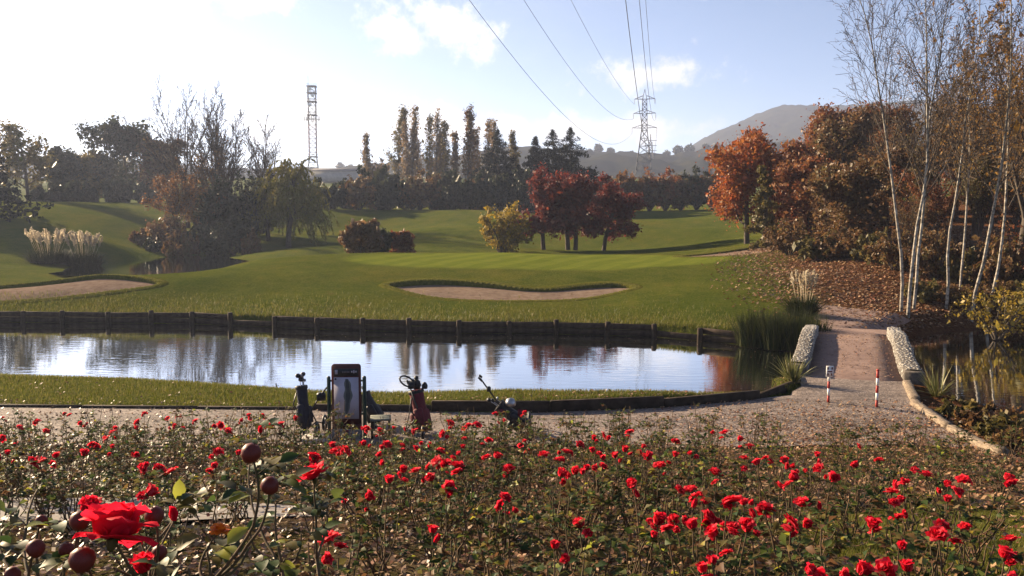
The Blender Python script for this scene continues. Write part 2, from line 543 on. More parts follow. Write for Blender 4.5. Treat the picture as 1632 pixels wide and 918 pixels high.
def near_land(x, y):
    s = 3.0 - .17 * np.clip(y, -1, None)
    k = .12
    z = .6 + k * np.log1p(np.exp(np.clip((s - .6) / k, -30, 30)))
    e = np.interp(x, *np.array(EDGE).T); eh = np.interp(x, *np.array(EDGE_H).T)
    z = z + eh * sstep(0.06, 0.34, y - e) * (x < 7.4)
    # the bank right of the log falls away to the stream
    xl = np.interp(y, [10, 13.1, 17.6, 20], [7.2, 7.7, 8.45, 9.6])
    z = z - .25 * sstep(.1, 2.5, x - xl) * sstep(9, 13, y)
    return z


BUNKERS = {   # outlines on the far mound
    'mid': [(-6.0, 41.6), (-5.4, 42.6), (-4.2, 43.1), (-2.8, 43.0), (-1.2, 42.2), (.4, 41.2), (1.8, 40.9), (3.4, 41.5), (4.8, 41.9), (5.7, 41.3), (5.6, 40.4), (4.2, 39.4), (2.0, 38.5), (-.5, 38.2), (-2.8, 38.7), (-4.6, 39.8)],
    'left': [(-30, 41.6), (-26, 42.0), (-22.5, 42.2), (-20.6, 42.9), (-18.6, 42.3), (-17.2, 41.2), (-18.4, 40.2), (-20.4, 39.3), (-23, 38.8), (-26, 38.7), (-30, 39.2)],
    'right': [(10.6, 53.8), (12.5, 55.6), (15, 57.2), (17.5, 58.4), (19.4, 58.8), (19.8, 56.6), (18, 54.2), (15.4, 52.6), (12.6, 52.4)]}


def smooth_closed(pts, n=96):
    P = np.array(pts, float); N = len(P)
    t = np.arange(n) / n * N; i = t.astype(int); f = (t - i)[:, None]
    p0, p1, p2, p3 = P[(i - 1) % N], P[i % N], P[(i + 1) % N], P[(i + 2) % N]
    return .5 * (2 * p1 + (p2 - p0) * f + (2 * p0 - 5 * p1 + 4 * p2 - p3) * f ** 2 + (3 * p1 - p0 - 3 * p2 + p3) * f ** 3)


BUNKERS = {k: smooth_closed(v) for k, v in BUNKERS.items()}


def HL(x, y):
    """ground height without bunker hollows"""
    x, y = np.broadcast_arrays(np.asarray(x, float), np.asarray(y, float))
    shp = x.shape; x, y = x.ravel(), y.ravel()
    yc = np.interp(x, [-60, -30, -14, 0, 7, 10, 20, 60], [37, 32, 29.6, 27, 25, 24.5, 25.5, 20])
    z = np.where(y < yc, 0.0, 0.0)
    a = y < yc
    if a.any(): z[a] = near_land(x[a], y[a])
    if (~a).any(): z[~a] = far_land(x[~a], y[~a])
    near = (np.abs(x) < 75) & (y > 5) & (y < 60)
    sd = np.full(x.shape, 50.0)
    if near.any(): sd[near] = signed_dist(x[near], y[near], POND)
    w = np.where(a, 2.0, np.where(x < 8.8, .32, 1.5))
    w = np.where(a & (x > 6.2) & (x < 9.9), .4, w)
    k = np.where(w < .4, sstep(.08, .4, sd), sstep(-.15, 1, sd / w))
    z = np.where(sd > 0, z * k + (1 - k) * -.12, -.12 + sd * .6)
    return np.maximum(z, -1.3).reshape(shp)


def H1(x, y):
    return float(HL(np.array([x]), np.array([y]))[0])


def project(x, y, z):
    c, s = math.cos(PITCH), math.sin(PITCH)
    zz = z - CAM_Z
    dep = y * c - zz * s
    return 816 + F * x / dep, 459 - F * (y * s + zz * c) / dep


def at(px, py, y):
    d = pdir(px, py); t = y / d.y
    return Vector((d.x * t, y, CAM_Z + d.z * t))


def base_at(px, y):
    """ground point in the column px at forward distance y"""
    x = (px - 816) / F * y
    for _ in range(3):
        z = H1(x, y)
        u, _v = project(x, y, z)
        x += (px - u) / F * y
    return x, y, H1(x, y)


# the ground: one sheet, dense where the camera looks closely
def axis(segs):
    out = [np.arange(a, b, s) for a, b, s in segs]
    return np.concatenate(out)


gx = np.concatenate([-np.geomspace(2400, 46, 40), axis([(-44, -26, .8), (-26, 26, .24), (26, 44, .8)]), np.geomspace(46, 2400, 40)])
gy = np.concatenate([[-150, -60, -25], axis([(-10, 4, 1.0), (4, 46, .2), (46, 64, .4), (64, 96, .8), (96, 150, 1.5)]), np.geomspace(152, 2400, 45)])
GX, GY = np.meshgrid(gx, gy)
GZ = HL(GX, GY)
rng = np.random.default_rng(5)
# small unevenness of the turf
GZ += .018 * np.sin(GX * 1.7 + 1.3 * np.sin(GY * .9)) * np.sin(GY * 1.3 + .7) * (GZ > .3)
nx_, ny_ = len(gx), len(gy)
ii = (np.arange(ny_ - 1)[:, None] * nx_ + np.arange(nx_ - 1)[None]).ravel()
quads = np.stack([ii, ii + 1, ii + nx_ + 1, ii + nx_], -1)
cxm, cym = (GX[:-1, :-1] + GX[1:, 1:]).ravel() / 2, (GY[:-1, :-1] + GY[1:, 1:]).ravel() / 2
keep = np.ones(len(quads), bool)
inb = np.zeros(GX.shape, bool)
for k, P in BUNKERS.items():
    sdv = signed_dist(GX.ravel(), GY.ravel(), P).reshape(GX.shape)
    GZ = np.where(sdv < .1, GZ - .9, GZ)            # hollow under the sand, hidden by sand and lip
ground_me = npmesh('ground', np.stack([GX, GY, GZ], -1), [quads[keep]], True)
# what grows or lies where (surface kinds, not light): R leaf litter, G bare soil, B close-mown green
x, y = GX.ravel(), GY.ravel()
lit = sstep(0, 1, (x - np.interp(y, [28, 36, 46, 60, 80], [10.2, 9.5, 11.5, 17, 26])) / 7) * (y > 26) * (y < 110)
lit = np.maximum(lit, sstep(6.2, 9, x) * (y < 21) * (y > 11))
soil = (1 - sstep(13.3, 14.2, y)) * 1.0
soil = soil * (1 - sstep(2.2, 3.0, x) * (1 - sstep(7.9, 8.9, y)))
gsd = ((x - 1.5) / 12) ** 2 + ((y - 51.5) / 5.4) ** 2
green = 1 - sstep(.8, 1.05, gsd)
ca = ground_me.color_attributes.new('zone', 'FLOAT_COLOR', 'POINT')
ca.data.foreach_set('color', np.stack([lit, soil, green, np.ones_like(lit)], -1).astype(np.float32).ravel())

m, nt, b = mat('ground')
at_ = node(nt, 'ShaderNodeAttribute', attribute_name='zone')
sp = node(nt, 'ShaderNodeSeparateColor', ins={0: at_.outputs['Color']})
nL, nM, nS = noise(nt, .22, 6, .68), noise(nt, 1.1, 6, .75), noise(nt, 10, 6, .8)
tcn = nt.nodes.new('ShaderNodeTexCoord')
g1 = ramp(nt, nM, [(.28, (.050, .068, .011)), (.45, (.078, .098, .016)), (.60, (.108, .114, .022)), (.76, (.15, .125, .040))])
g2 = ramp(nt, nS, [(.30, (.030, .042, .009)), (.48, (.084, .102, .018)), (.66, (.18, .168, .050))])
grass = node(nt, 'ShaderNodeMix', data_type='RGBA', ins={0: .55, 6: g1, 7: g2}).outputs[2]
gl = ramp(nt, nL, [(.32, (.62, .74, .66)), (.5, (.95, .95, .9)), (.68, (1.3, 1.08, 1.05))])
grass = node(nt, 'ShaderNodeMix', data_type='RGBA', blend_type='MULTIPLY', ins={0: .8, 6: grass, 7: gl}).outputs[2]
grn = ramp(nt, nM, [(.3, (.125, .155, .022)), (.7, (.17, .19, .032))])
mow = node(nt, 'ShaderNodeMapping', ins={'Vector': tcn.outputs['Object'], 'Rotation': (0, 0, .5)})
wv = node(nt, 'ShaderNodeTexWave', ins={'Vector': mow.outputs[0], 'Scale': .18, 'Distortion': .6})
grn = node(nt, 'ShaderNodeMix', data_type='RGBA', blend_type='MULTIPLY', ins={0: .5, 6: grn, 7: ramp(nt, wv.outputs[0], [(.4, (.8, .85, .75)), (.6, (1.1, 1.1, 1.05))])}).outputs[2]
c = node(nt, 'ShaderNodeMix', data_type='RGBA', ins={0: sp.outputs[2], 6: grass, 7: grn}).outputs[2]
litc = ramp(nt, noise(nt, 7, 6, .75), [(.28, (.035, .018, .010)), (.45, (.10, .045, .022)), (.58, (.16, .075, .035)), (.74, (.24, .14, .07))])
lw = node(nt, 'ShaderNodeMath', operation='ADD', ins={0: sp.outputs[0], 1: node(nt, 'ShaderNodeMapRange', ins={0: nM, 1: .3, 2: .7, 3: -.38, 4: .38}).outputs[0]}).outputs[0]
lw2 = node(nt, 'ShaderNodeMapRange', ins={0: lw, 1: .22, 2: .72}).outputs[0]
c = node(nt, 'ShaderNodeMix', data_type='RGBA', ins={0: lw2, 6: c, 7: litc}).outputs[2]
soilc = ramp(nt, noise(nt, 9, 6, .75), [(.3, (.048, .034, .023)), (.5, (.105, .075, .05)), (.7, (.20, .145, .095))])
mossc = ramp(nt, nM, [(.42, (1, 1, 1)), (.62, (.62, .85, .42))])
soilc = node(nt, 'ShaderNodeMix', data_type='RGBA', blend_type='MULTIPLY', ins={0: 1.0, 6: soilc, 7: mossc}).outputs[2]
c = node(nt, 'ShaderNodeMix', data_type='RGBA', ins={0: sp.outputs[1], 6: c, 7: soilc}).outputs[2]
nt.links.new(c, b.inputs['Base Color'])
b.inputs['Roughness'].default_value = .9
b.inputs['Specular IOR Level'].default_value = .0
hh = node(nt, 'ShaderNodeMath', operation='ADD', ins={0: nS, 1: noise(nt, 45, 3, .7)}).outputs[0]
bump(nt, b, hh, 1.0, .10)
M['ground'] = m
setup(link('ground', ground_me, M['ground']), kind='structure')

# water: one sheet at z = 0
m, nt, b = mat('water')
tcn = nt.nodes.new('ShaderNodeTexCoord')
mp = node(nt, 'ShaderNodeMapping', ins={'Vector': tcn.outputs['Object'], 'Scale': (.8, 2.6, 1)})
r1 = noise(nt, 1.6, 3, .5, mp.outputs[0])
r2 = noise(nt, .22, 2, .5, tcn.outputs['Object'])
amp = node(nt, 'ShaderNodeMapRange', ins={0: r2, 1: .35, 2: .7, 3: .2, 4: 1.0}).outputs[0]
hgt = node(nt, 'ShaderNodeMath', operation='MULTIPLY', ins={0: r1, 1: amp}).outputs[0]
b.inputs['Base Color'].default_value = (.012, .014, .010, 1)
b.inputs['Roughness'].default_value = .02
b.inputs['IOR'].default_value = 1.33
bp = node(nt, 'ShaderNodeBump', ins={'Strength': .18, 'Distance': .03, 'Height': hgt})
nt.links.new(bp.outputs[0], b.inputs['Normal'])
fr = node(nt, 'ShaderNodeFresnel', ins={'IOR': 1.5, 'Normal': bp.outputs[0]})
fc = node(nt, 'ShaderNodeMath', operation='MULTIPLY', use_clamp=True, ins={0: fr.outputs[0], 1: 1.75})
gs = node(nt, 'ShaderNodeBsdfGlossy', ins={'Color': (.95, .97, 1, 1), 'Roughness': .02, 'Normal': bp.outputs[0]})
ms = node(nt, 'ShaderNodeMixShader', ins={0: fc.outputs[0], 1: b.outputs[0], 2: gs.outputs[0]})
nt.links.new(ms.outputs[0], nt.nodes['Material Output'].inputs[0])
M['water'] = m
wx = np.array([-62, 62.]); mb = MB()
WX, WY = np.meshgrid(np.linspace(-62, 62, 25), np.linspace(6, 48, 11))
i0 = (np.arange(10)[:, None] * 25 + np.arange(24)[None]).ravel()
setup(link('water', npmesh('water', np.stack([WX, WY, WX * 0], -1), [np.stack([i0, i0 + 1, i0 + 26, i0 + 25], -1)]), M['water']), kind='structure')

# the small pond in the hollow at left
aw = np.linspace(0, 2 * math.pi, 41)[:-1]
Vp = np.column_stack([-28.5 + 8.5 * np.cos(aw) - 3.0 * np.sin(aw), 70 + 16 * np.sin(aw), np.full(40, .80)])
setup(link('hollow_pond', npmesh('hollow_pond', np.concatenate([Vp, [[-28.5, 70, .80]]]), [np.array([(i, (i + 1) % 40, 40) for i in range(40)])]), M['water']), kind='structure')

# bunkers: sand floor and a turf lip
m, nt, b = mat('sand')
nz = noise(nt, 3, 6, .7)
nt.links.new(ramp(nt, nz, [(.3, (.125, .085, .062)), (.55, (.185, .135, .102)), (.75, (.24, .185, .14))]), b.inputs['Base Color'])
b.inputs['Roughness'].default_value = .95
b.inputs['Specular IOR Level'].default_value = 0
wvn = node(nt, 'ShaderNodeTexWave', ins={'Scale': 1.6, 'Distortion': 3.5, 'Detail': 2})
bump(nt, b, node(nt, 'ShaderNodeMath', operation='ADD', ins={0: wvn.outputs[0], 1: nz}).outputs[0], .5, .05)
M['sand'] = m
m, nt, b = mat('turf_lip')
nz = noise(nt, 6, 5, .75)
nt.links.new(ramp(nt, nz, [(.3, (.040, .042, .008)), (.5, (.078, .078, .014)), (.7, (.13, .112, .030))]), b.inputs['Base Color'])
b.inputs['Roughness'].default_value = .95
b.inputs['Specular IOR Level'].default_value = 0
bump(nt, b, nz, .8, .05)
M['turf'] = m
BL = {'mid': 'kidney shaped sand bunker on the mound facing the pond', 'left': 'wide sand bunker at the left end of the mound', 'right': 'pale sand bunker beside the green below the red tree'}
for k, P in BUNKERS.items():
    n = len(P)
    c = P.mean(0)
    zr = HL(P[:, 0], P[:, 1])
    ylo, yhi = P[:, 1].min(), P[:, 1].max()
    zlo = HL(P[:, 0], np.full(n, ylo))
    depth = {'mid': .20, 'left': .16, 'right': .08}[k]
    sandz = lambda q: HL(q[:, 0], q[:, 1]) - .04 - depth * sstep(.3, .95, (q[:, 1] - ylo) / (yhi - ylo))
    # floor: near the low side's level, dished
    frac = (P[:, 1] - ylo) / (yhi - ylo)
    zs = zr - .04 - depth * sstep(.3, .95, frac)
    root = thing('bunker', BL[k], 'bunker', (c[0], c[1], 0), group='sand bunkers')
    rel = P - c
    mbs = MB()
    rings = [1.02, .9, .7, .45, .2]
    zc = np.percentile(zs, 45)
    V = np.concatenate([np.column_stack([rel * s, sandz(rel * s + c) - .02 * (1 - s)]) for s in rings] + [[[0, 0, float(sandz(c[None])[0]) - .02]]])
    Q = [(r * n + i, r * n + (i + 1) % n, (r + 1) * n + (i + 1) % n, (r + 1) * n + i) for r in range(len(rings) - 1) for i in range(n)]
    T = [((len(rings) - 1) * n + i, (len(rings) - 1) * n + (i + 1) % n, len(V) - 1) for i in range(n)]
    # winding outward ring is counter clockwise or not: make faces look up
    mbs.add(V, Q, T)
    s_ = mbs.build('sand', M['sand'], root, True)
    # lip: turf rolls over the rim and drops to the sand
    tang = np.roll(P, -1, 0) - np.roll(P, 1, 0)
    nrmv = np.column_stack([tang[:, 1], -tang[:, 0]]); nrmv = nrm(nrmv)
    if (nrmv * rel).sum() < 0: nrmv = -nrmv
    wob = rng.normal(0, .03, n)
    prof = []
    for off, zz in ((.62, None), (.45, .022), (.06, .024), (-.02, -.01)):
        q = P + nrmv * (off + (wob if off < .2 else 0))[..., None] if off < .2 else P + nrmv * off
        z = HL(q[:, 0], q[:, 1])
        z = z - .05 if zz is None else z + zz
        prof.append(np.column_stack([q - c, z]))
    q = P + nrmv * .01
    prof.append(np.column_stack([q - c, np.minimum(zs - .1, prof[-1][:, 2] - .05)]))
    V = np.concatenate(prof)
    Q = [(r * n + i, r * n + (i + 1) % n, (r + 1) * n + (i + 1) % n, (r + 1) * n + i) for r in range(len(prof) - 1) for i in range(n)]
    MB().add(V, Q).build('turf_lip', M['turf'], root, True)

# gravel path
m, nt, b = mat('gravel')
v1 = node(nt, 'ShaderNodeTexVoronoi', ins={'Scale': 26})
tcn = nt.nodes.new('ShaderNodeTexCoord'); nt.links.new(tcn.outputs['Object'], v1.inputs['Vector'])
spc = node(nt, 'ShaderNodeSeparateColor', ins={0: v1.outputs['Color']})
pc = ramp(nt, spc.outputs[0], [(.0, (.072, .055, .049)), (.5, (.15, .12, .105)), (1.0, (.28, .235, .21))])
tcg = nt.nodes.new('ShaderNodeTexCoord'); mpg = node(nt, 'ShaderNodeMapping', ins={'Vector': tcg.outputs['Object'], 'Scale': (.35, 1.6, 1)})
pn = ramp(nt, noise(nt, 1.0, 6, .65, mpg.outputs[0]), [(.32, (.52, .47, .44)), (.5, (.95, .9, .86)), (.7, (1.2, 1.12, 1.08))])
nt.links.new(node(nt, 'ShaderNodeMix', data_type='RGBA', blend_type='MULTIPLY', ins={0: 1.0, 6: pc, 7: pn}).outputs[2], b.inputs['Base Color'])
b.inputs['Roughness'].default_value = .9
bump(nt, b, v1.outputs['Distance'], .6, .02)
M['gravel'] = m


def strip(name, xs, y0, y1, ny, matl, lift, kind='structure', zf=None):
    T = np.linspace(0, 1, ny)
    X = np.repeat(xs[None], ny, 0); Y = y0[None] * (1 - T[:, None]) + y1[None] * T[:, None]
    Z = (HL(X, Y) if zf is None else zf(X, Y)) + lift
    k = len(xs)
    i0 = (np.arange(ny - 1)[:, None] * k + np.arange(k - 1)[None]).ravel()
    return setup(link(name, npmesh(name, np.stack([X, Y, Z], -1), [np.stack([i0, i0 + 1, i0 + k + 1, i0 + k], -1)], True), matl), kind=kind)


xs = np.arange(-16, 9.5, .1)
y1 = np.interp(xs, *np.array(EDGE + [(7.1, 20.9), (7.3, 21.0), (9.5, 20.3)]).T) - .02
y0 = 13.9 + .12 * np.sin(xs * 1.3) + .08 * np.sin(xs * 4.1)
y0 = np.maximum(y0, np.interp(xs, [7.6, 8.4, 9.5], [13.0, 17.6, 20.2]))
y0 = np.minimum(y0, y1 - .02)
strip('gravel_path', xs, y0, y1, 30, M['gravel'], .03)
# paved walk between the rose beds, lower left
m, nt, b = mat('walk')
nt.links.new(ramp(nt, noise(nt, 3, 6, .7), [(.3, (.12, .105, .10)), (.7, (.22, .195, .185))]), b.inputs['Base Color'])
b.inputs['Roughness'].default_value = .9
bump(nt, b, noise(nt, 30, 4, .7), .4, .01)
xs = np.arange(-12, -1.6, .1)
strip('garden_walk', xs, 7.6 + .05 * np.sin(xs * 2.2) + .25 * sstep(-4, -1.6, xs), 9.0 + .06 * np.sin(xs * 1.7) - .7 * sstep(-4, -1.6, xs), 12, m, .025)

# timber edging boards along the path, butted end to end
root = thing('timber_edging', 'low timber edging between gravel path and grass strip', 'edging', (0, 17, .6))
E = np.array(EDGE); seg = []
cum = np.concatenate([[0], np.cumsum(np.linalg.norm(np.diff(E, axis=0), axis=1))])
s = 0.0
while s < cum[-1] - .4:
    e = min(s + 2.4, cum[-1])
    p, q = [np.array([np.interp(v, cum, E[:, 0]), np.interp(v, cum, E[:, 1])]) for v in (s, e)]
    h = float(np.interp((p[0] + q[0]) / 2, *np.array(EDGE_H).T)) + .05
    mid = (p + q) / 2; L = np.linalg.norm(q - p)
    MB().box((mid[0], mid[1] + .06 - 17, h / 2 - .06), (L - .012, .09, h + .1), math.atan2(q[1] - p[1], q[0] - p[0]), bev=.012).build('board', M['wood_dark'], root)
    s = e

# logs along the right edge of the gravel
for i, (p, q, r, lab) in enumerate([((8.40, 17.55), (8.02, 15.35), .095, 'weathered log edging right of the gravel, upper of the two long ones'),
                                    ((8.0, 15.25), (7.62, 12.95), .095, 'weathered log edging right of the gravel, lower one nearest the roses'),
                                    ((8.52, 17.75), (9.22, 19.65), .10, 'short weathered log leading up to the right bridge parapet')]):
    rg = np.random.default_rng(40 + i)
    t = np.linspace(0, 1, 15); k = len(t)
    pts = np.column_stack([p[0] + (q[0] - p[0]) * t, p[1] + (q[1] - p[1]) * t, t * 0])
    pts[:, 2] = HL(pts[:, 0], pts[:, 1]) + r * .5
    ax_ = nrm(np.array([q[0] - p[0], q[1] - p[1], 0.])); sd_ = np.array([-ax_[1], ax_[0], 0])
    sec = np.array([(-1, -1), (1, -1), (1.02, .6), (.75, .95), (-.7, 1.0), (-1, .7)]) * r * .92
    V = []
    for u_, w_ in sec:
        V.append(pts + sd_ * (u_ + rg.normal(0, .008, (k, 1))) + np.array([0, 0, 1.]) * (w_ + rg.normal(0, .008, (k, 1))))
    V = np.concatenate(V); n = len(sec)
    mb = MB().add(V, [(g * k + j, (g + 1) % n * k + j, (g + 1) % n * k + j + 1, g * k + j + 1) for g in range(n) for j in range(k - 1)], [(0, (g + 1) * k, g * k) for g in range(1, n - 1)] + [(k - 1, g * k + k - 1, (g + 1) * k + k - 1) for g in range(1, n - 1)])
    o = mb.build('log', M['wood_log'], None, False)
    setup(o, lab, 'log', 'logs edging the gravel')

# ------------------------------------------------------------------ far bank: posts and planks
root = thing('retaining_wall', 'dark timber retaining wall along the far bank of the pond', 'retaining wall', (0, 33, 0))
Wp = np.array(FAR_SHORE[1:] + [(9.3, 28.8), (10.0, 28.25)])
cum = np.concatenate([[0], np.cumsum(np.linalg.norm(np.diff(Wp, axis=0), axis=1))])
rg = np.random.default_rng(8)
wall_pt = lambda s: np.array([np.interp(s, cum, Wp[:, 0]), np.interp(s, cum, Wp[:, 1])])
s = 0.0
post_me = None
plank_pool = []
while s < cum[-1] - .8:
    L = rg.uniform(1.75, 2.15)
    e = min(s + L, cum[-1])
    p, q = wall_pt(s), wall_pt(e)
    a = math.atan2(q[1] - p[1], q[0] - p[0]); LL = np.linalg.norm(q - p)
    nrml = np.array([math.sin(a), -math.cos(a)])
    if post_me is None:
        post_me = MB().lathe([(0.0, -.75), (.105, -.75), (.11, 0.3), (.105, .54), (.085, .57), (0, .57)], 8).mesh('post', False)
    pp = p + nrml * .13
    link('post', post_me, M['wood_dark'], root, (pp[0], pp[1] - 33, rg.uniform(-.10, .02))).rotation_euler = (rg.normal(0, .03), rg.normal(0, .03), rg.random() * 6)
    mid = (p + q) / 2
    z = -.46
    for r in range(4):
        hh = .235
        me = MB().box((0, 0, 0), (LL - .01 - rg.random() * .03, .09, hh - .018), bev=.014).mesh('plank')
        o = link('plank', me, M['wood_dark'], root, (mid[0] + rg.normal(0, .012), mid[1] - 33 + rg.normal(0, .015), z + hh / 2))
        o.rotation_euler = (rg.normal(0, .04), rg.normal(0, .012), a)
        z += hh
        if r == 2 and rg.random() < .25: break
    s = e

# ------------------------------------------------------------------ bridge
B0, B1 = np.array([8.3, 20.45]), np.array([13.3, 33.2])
bd = (B1 - B0) / np.linalg.norm(B1 - B0); bn = np.array([bd[1], -bd[0]])       # bn points right
BLEN = np.linalg.norm(B1 - B0)


def deck_z(s):      # along the bridge axis
    return .60 - .14 * sstep(-.1, .75, -s) + .30 * np.exp(-((s - 4.2) / 2.9) ** 2) + .14 * sstep(6, 12, s)


m, nt, b = mat('bridge_paving')
nt.links.new(ramp(nt, noise(nt, 2.2, 7, .7), [(.3, (.145, .085, .066)), (.5, (.20, .125, .098)), (.72, (.27, .18, .145))]), b.inputs['Base Color'])
b.inputs['Roughness'].default_value = .9
bump(nt, b, noise(nt, 40, 4, .7), .5, .012)
M['paving'] = m
root = thing('stone_bridge', 'low arched footbridge with red-brown deck and cobbled kerb parapets', 'bridge', (B0[0], B0[1], 0))
ss = np.linspace(-.9, 8.3, 48); hw = 1.14
top = lambda off, s, z: np.column_stack([(bd * 0)[0] + s * bd[0] + off * bn[0], s * bd[1] + off * bn[1], z])
Va = [top(o_, ss, deck_z(ss) + dz) for o_, dz in ((-hw, 0), (-.5, .03), (0, .04), (.5, .03), (hw, 0))]
Vb = [top(o_, ss, deck_z(ss) - .38) for o_ in (hw, -hw)]
V = np.concatenate(Va + Vb); k = len(ss)
Q = [(r * k + i, (r + 1) % 7 * k + i, (r + 1) % 7 * k + i + 1, r * k + i + 1) for r in range(7) for i in range(k - 1)]
MB().add(V, Q).build('deck', M['paving'], root, True)
for side in (-1, 1):
    # parapet: rounded cap on a low wall, splayed outward at its near end
    sp_ = np.linspace(.1, 7.6, 60) if side < 0 else np.linspace(.0, 8.0, 60)
    off = side * (1.22 + .10 * np.exp(-sp_ / .9) + .03 * np.exp(-(8 - sp_) / .8))
    wid = .20
    prof = [(-wid, -.45), (-wid, .255), (-wid * .9, .285), (-wid * .35, .30), (wid * .35, .30), (wid * .9, .285), (wid, .255), (wid, -.45)]
    zt = deck_z(sp_) + .0
    V = np.concatenate([top(off + du, sp_, zt + dz) for du, dz in prof]); k = len(sp_); n = len(prof)
    Q = [(r * k + i, (r + 1) % n * k + i, (r + 1) % n * k + i + 1, r * k + i + 1) for r in range(n) for i in range(k - 1)]
    T = [(0, r * k, (r + 1) * k) for r in range(1, n - 1)] + [(k - 1, (r + 1) * k + k - 1, r * k + k - 1) for r in range(1, n - 1)]
    par = MB().add(V, Q, T).build('parapet', M['mortar'], root, False)
    # cobbles bedded in the cap and faces
    rg = np.random.default_rng(60 + side)
    mb = MB()
    base = np.array([(0, 0, 1), (1, 0, .15), (.5, .87, .2), (-.5, .87, .15), (-1, 0, .2), (-.5, -.87, .15), (.5, -.87, .2),
                     (.9, .5, -.5), (0, 1, -.5), (-.9, .5, -.5), (-.9, -.5, -.5), (0, -1, -.5), (.9, -.5, -.5)]) * np.array([1, 1, .8])
    tri = [(0, i, i % 6 + 1) for i in range(1, 7)] + [(i, i + 6, i % 6 + 1) for i in range(1, 7)] + [(i % 6 + 1, i + 6, i % 6 + 7) for i in range(1, 7)]
    sec = np.array([(-wid, -.06), (-wid, .255), (-wid * .9, .285), (-wid * .35, .30), (wid * .35, .30), (wid * .9, .285), (wid, .255), (wid, -.06)])
    sl = np.concatenate([[0], np.cumsum(np.linalg.norm(np.diff(sec, axis=0), axis=1))])
    grid = {}
    for _ in range(4200):
        s = rg.uniform(sp_[0] + .02, sp_[-1] - .02); q = rg.uniform(0, sl[-1]); sz = rg.choice([.022, .030, .040, .052])
        key = (int(s / .12), int(q / .12)); ok = True
        for i in (-1, 0, 1):
            for j in (-1, 0, 1):
                for (s2, q2, z2) in grid.get((key[0] + i, key[1] + j), ()):
                    if math.hypot(s - s2, q - q2) < (sz + z2) * .93: ok = False
        if not ok: continue
        grid.setdefault(key, []).append((s, q, sz))
        du, dz = np.interp(q, sl, sec[:, 0]), np.interp(q, sl, sec[:, 1])
        g = min(int(np.searchsorted(sl, q)), len(sec) - 1); e_ = sec[g] - sec[max(g - 1, 0)]; e_ = e_ / max(np.linalg.norm(e_), 1e-6)
        nv = np.array([-e_[1] * bn[0], -e_[1] * bn[1], e_[0]]); nv /= max(np.linalg.norm(nv), 1e-6)
        o_ = np.interp(s, sp_, off) + du
        pos = np.array([s * bd[0] + o_ * bn[0], s * bd[1] + o_ * bn[1], deck_z(s) + dz])
        t1 = np.array([bd[0], bd[1], 0]); t2 = np.cross(nv, t1); a_ = rg.random() * 3.1
        t1, t2 = t1 * math.cos(a_) + t2 * math.sin(a_), -t1 * math.sin(a_) + t2 * math.cos(a_)
        v = base * (1 + rg.normal(0, .10, base.shape)) * np.array([sz * 1.12, sz * .92, sz * .24])
        mb.add(v[:, :1] * t1 + v[:, 1:2] * t2 + v[:, 2:] * nv + pos, tris=tri)
    setup(mb.build('cobbles', M['stone'], par, False), kind='stuff')
    e0 = np.array([sp_[0] * bd[0] + off[0] * bn[0], sp_[0] * bd[1] + off[0] * bn[1]]) - bd * .10
    MB().box((e0[0], e0[1], .52), (wid * 2 + .06, .22, .76), math.atan2(bn[1], bn[0]), bev=.025).build('end_pier', M['mortar'], root)
# the track that leaves the bridge
ss = np.linspace(8.25, BLEN + 1.5, 40)
mbp = MB(); T_ = np.linspace(-1, 1, 9); rows = []
for s in ss:
    w_ = 1.12 + .12 * math.sin(s * 1.7) + .25 * max(0, s - 11)
    p = B0 + bd * s
    X = p[0] + bn[0] * T_ * w_; Y = p[1] + bn[1] * T_ * w_
    rows.append(np.column_stack([X, Y, np.maximum(HL(X, Y) + .04, (deck_z(s) + .005) * (s < 9.5))]))
V = np.concatenate(rows); i0 = (np.arange(39)[:, None] * 9 + np.arange(8)[None]).ravel()
setup(link('far_path', npmesh('far_path', V, [np.stack([i0, i0 + 1, i0 + 10, i0 + 9], -1)], True), M['paving']), kind='structure')
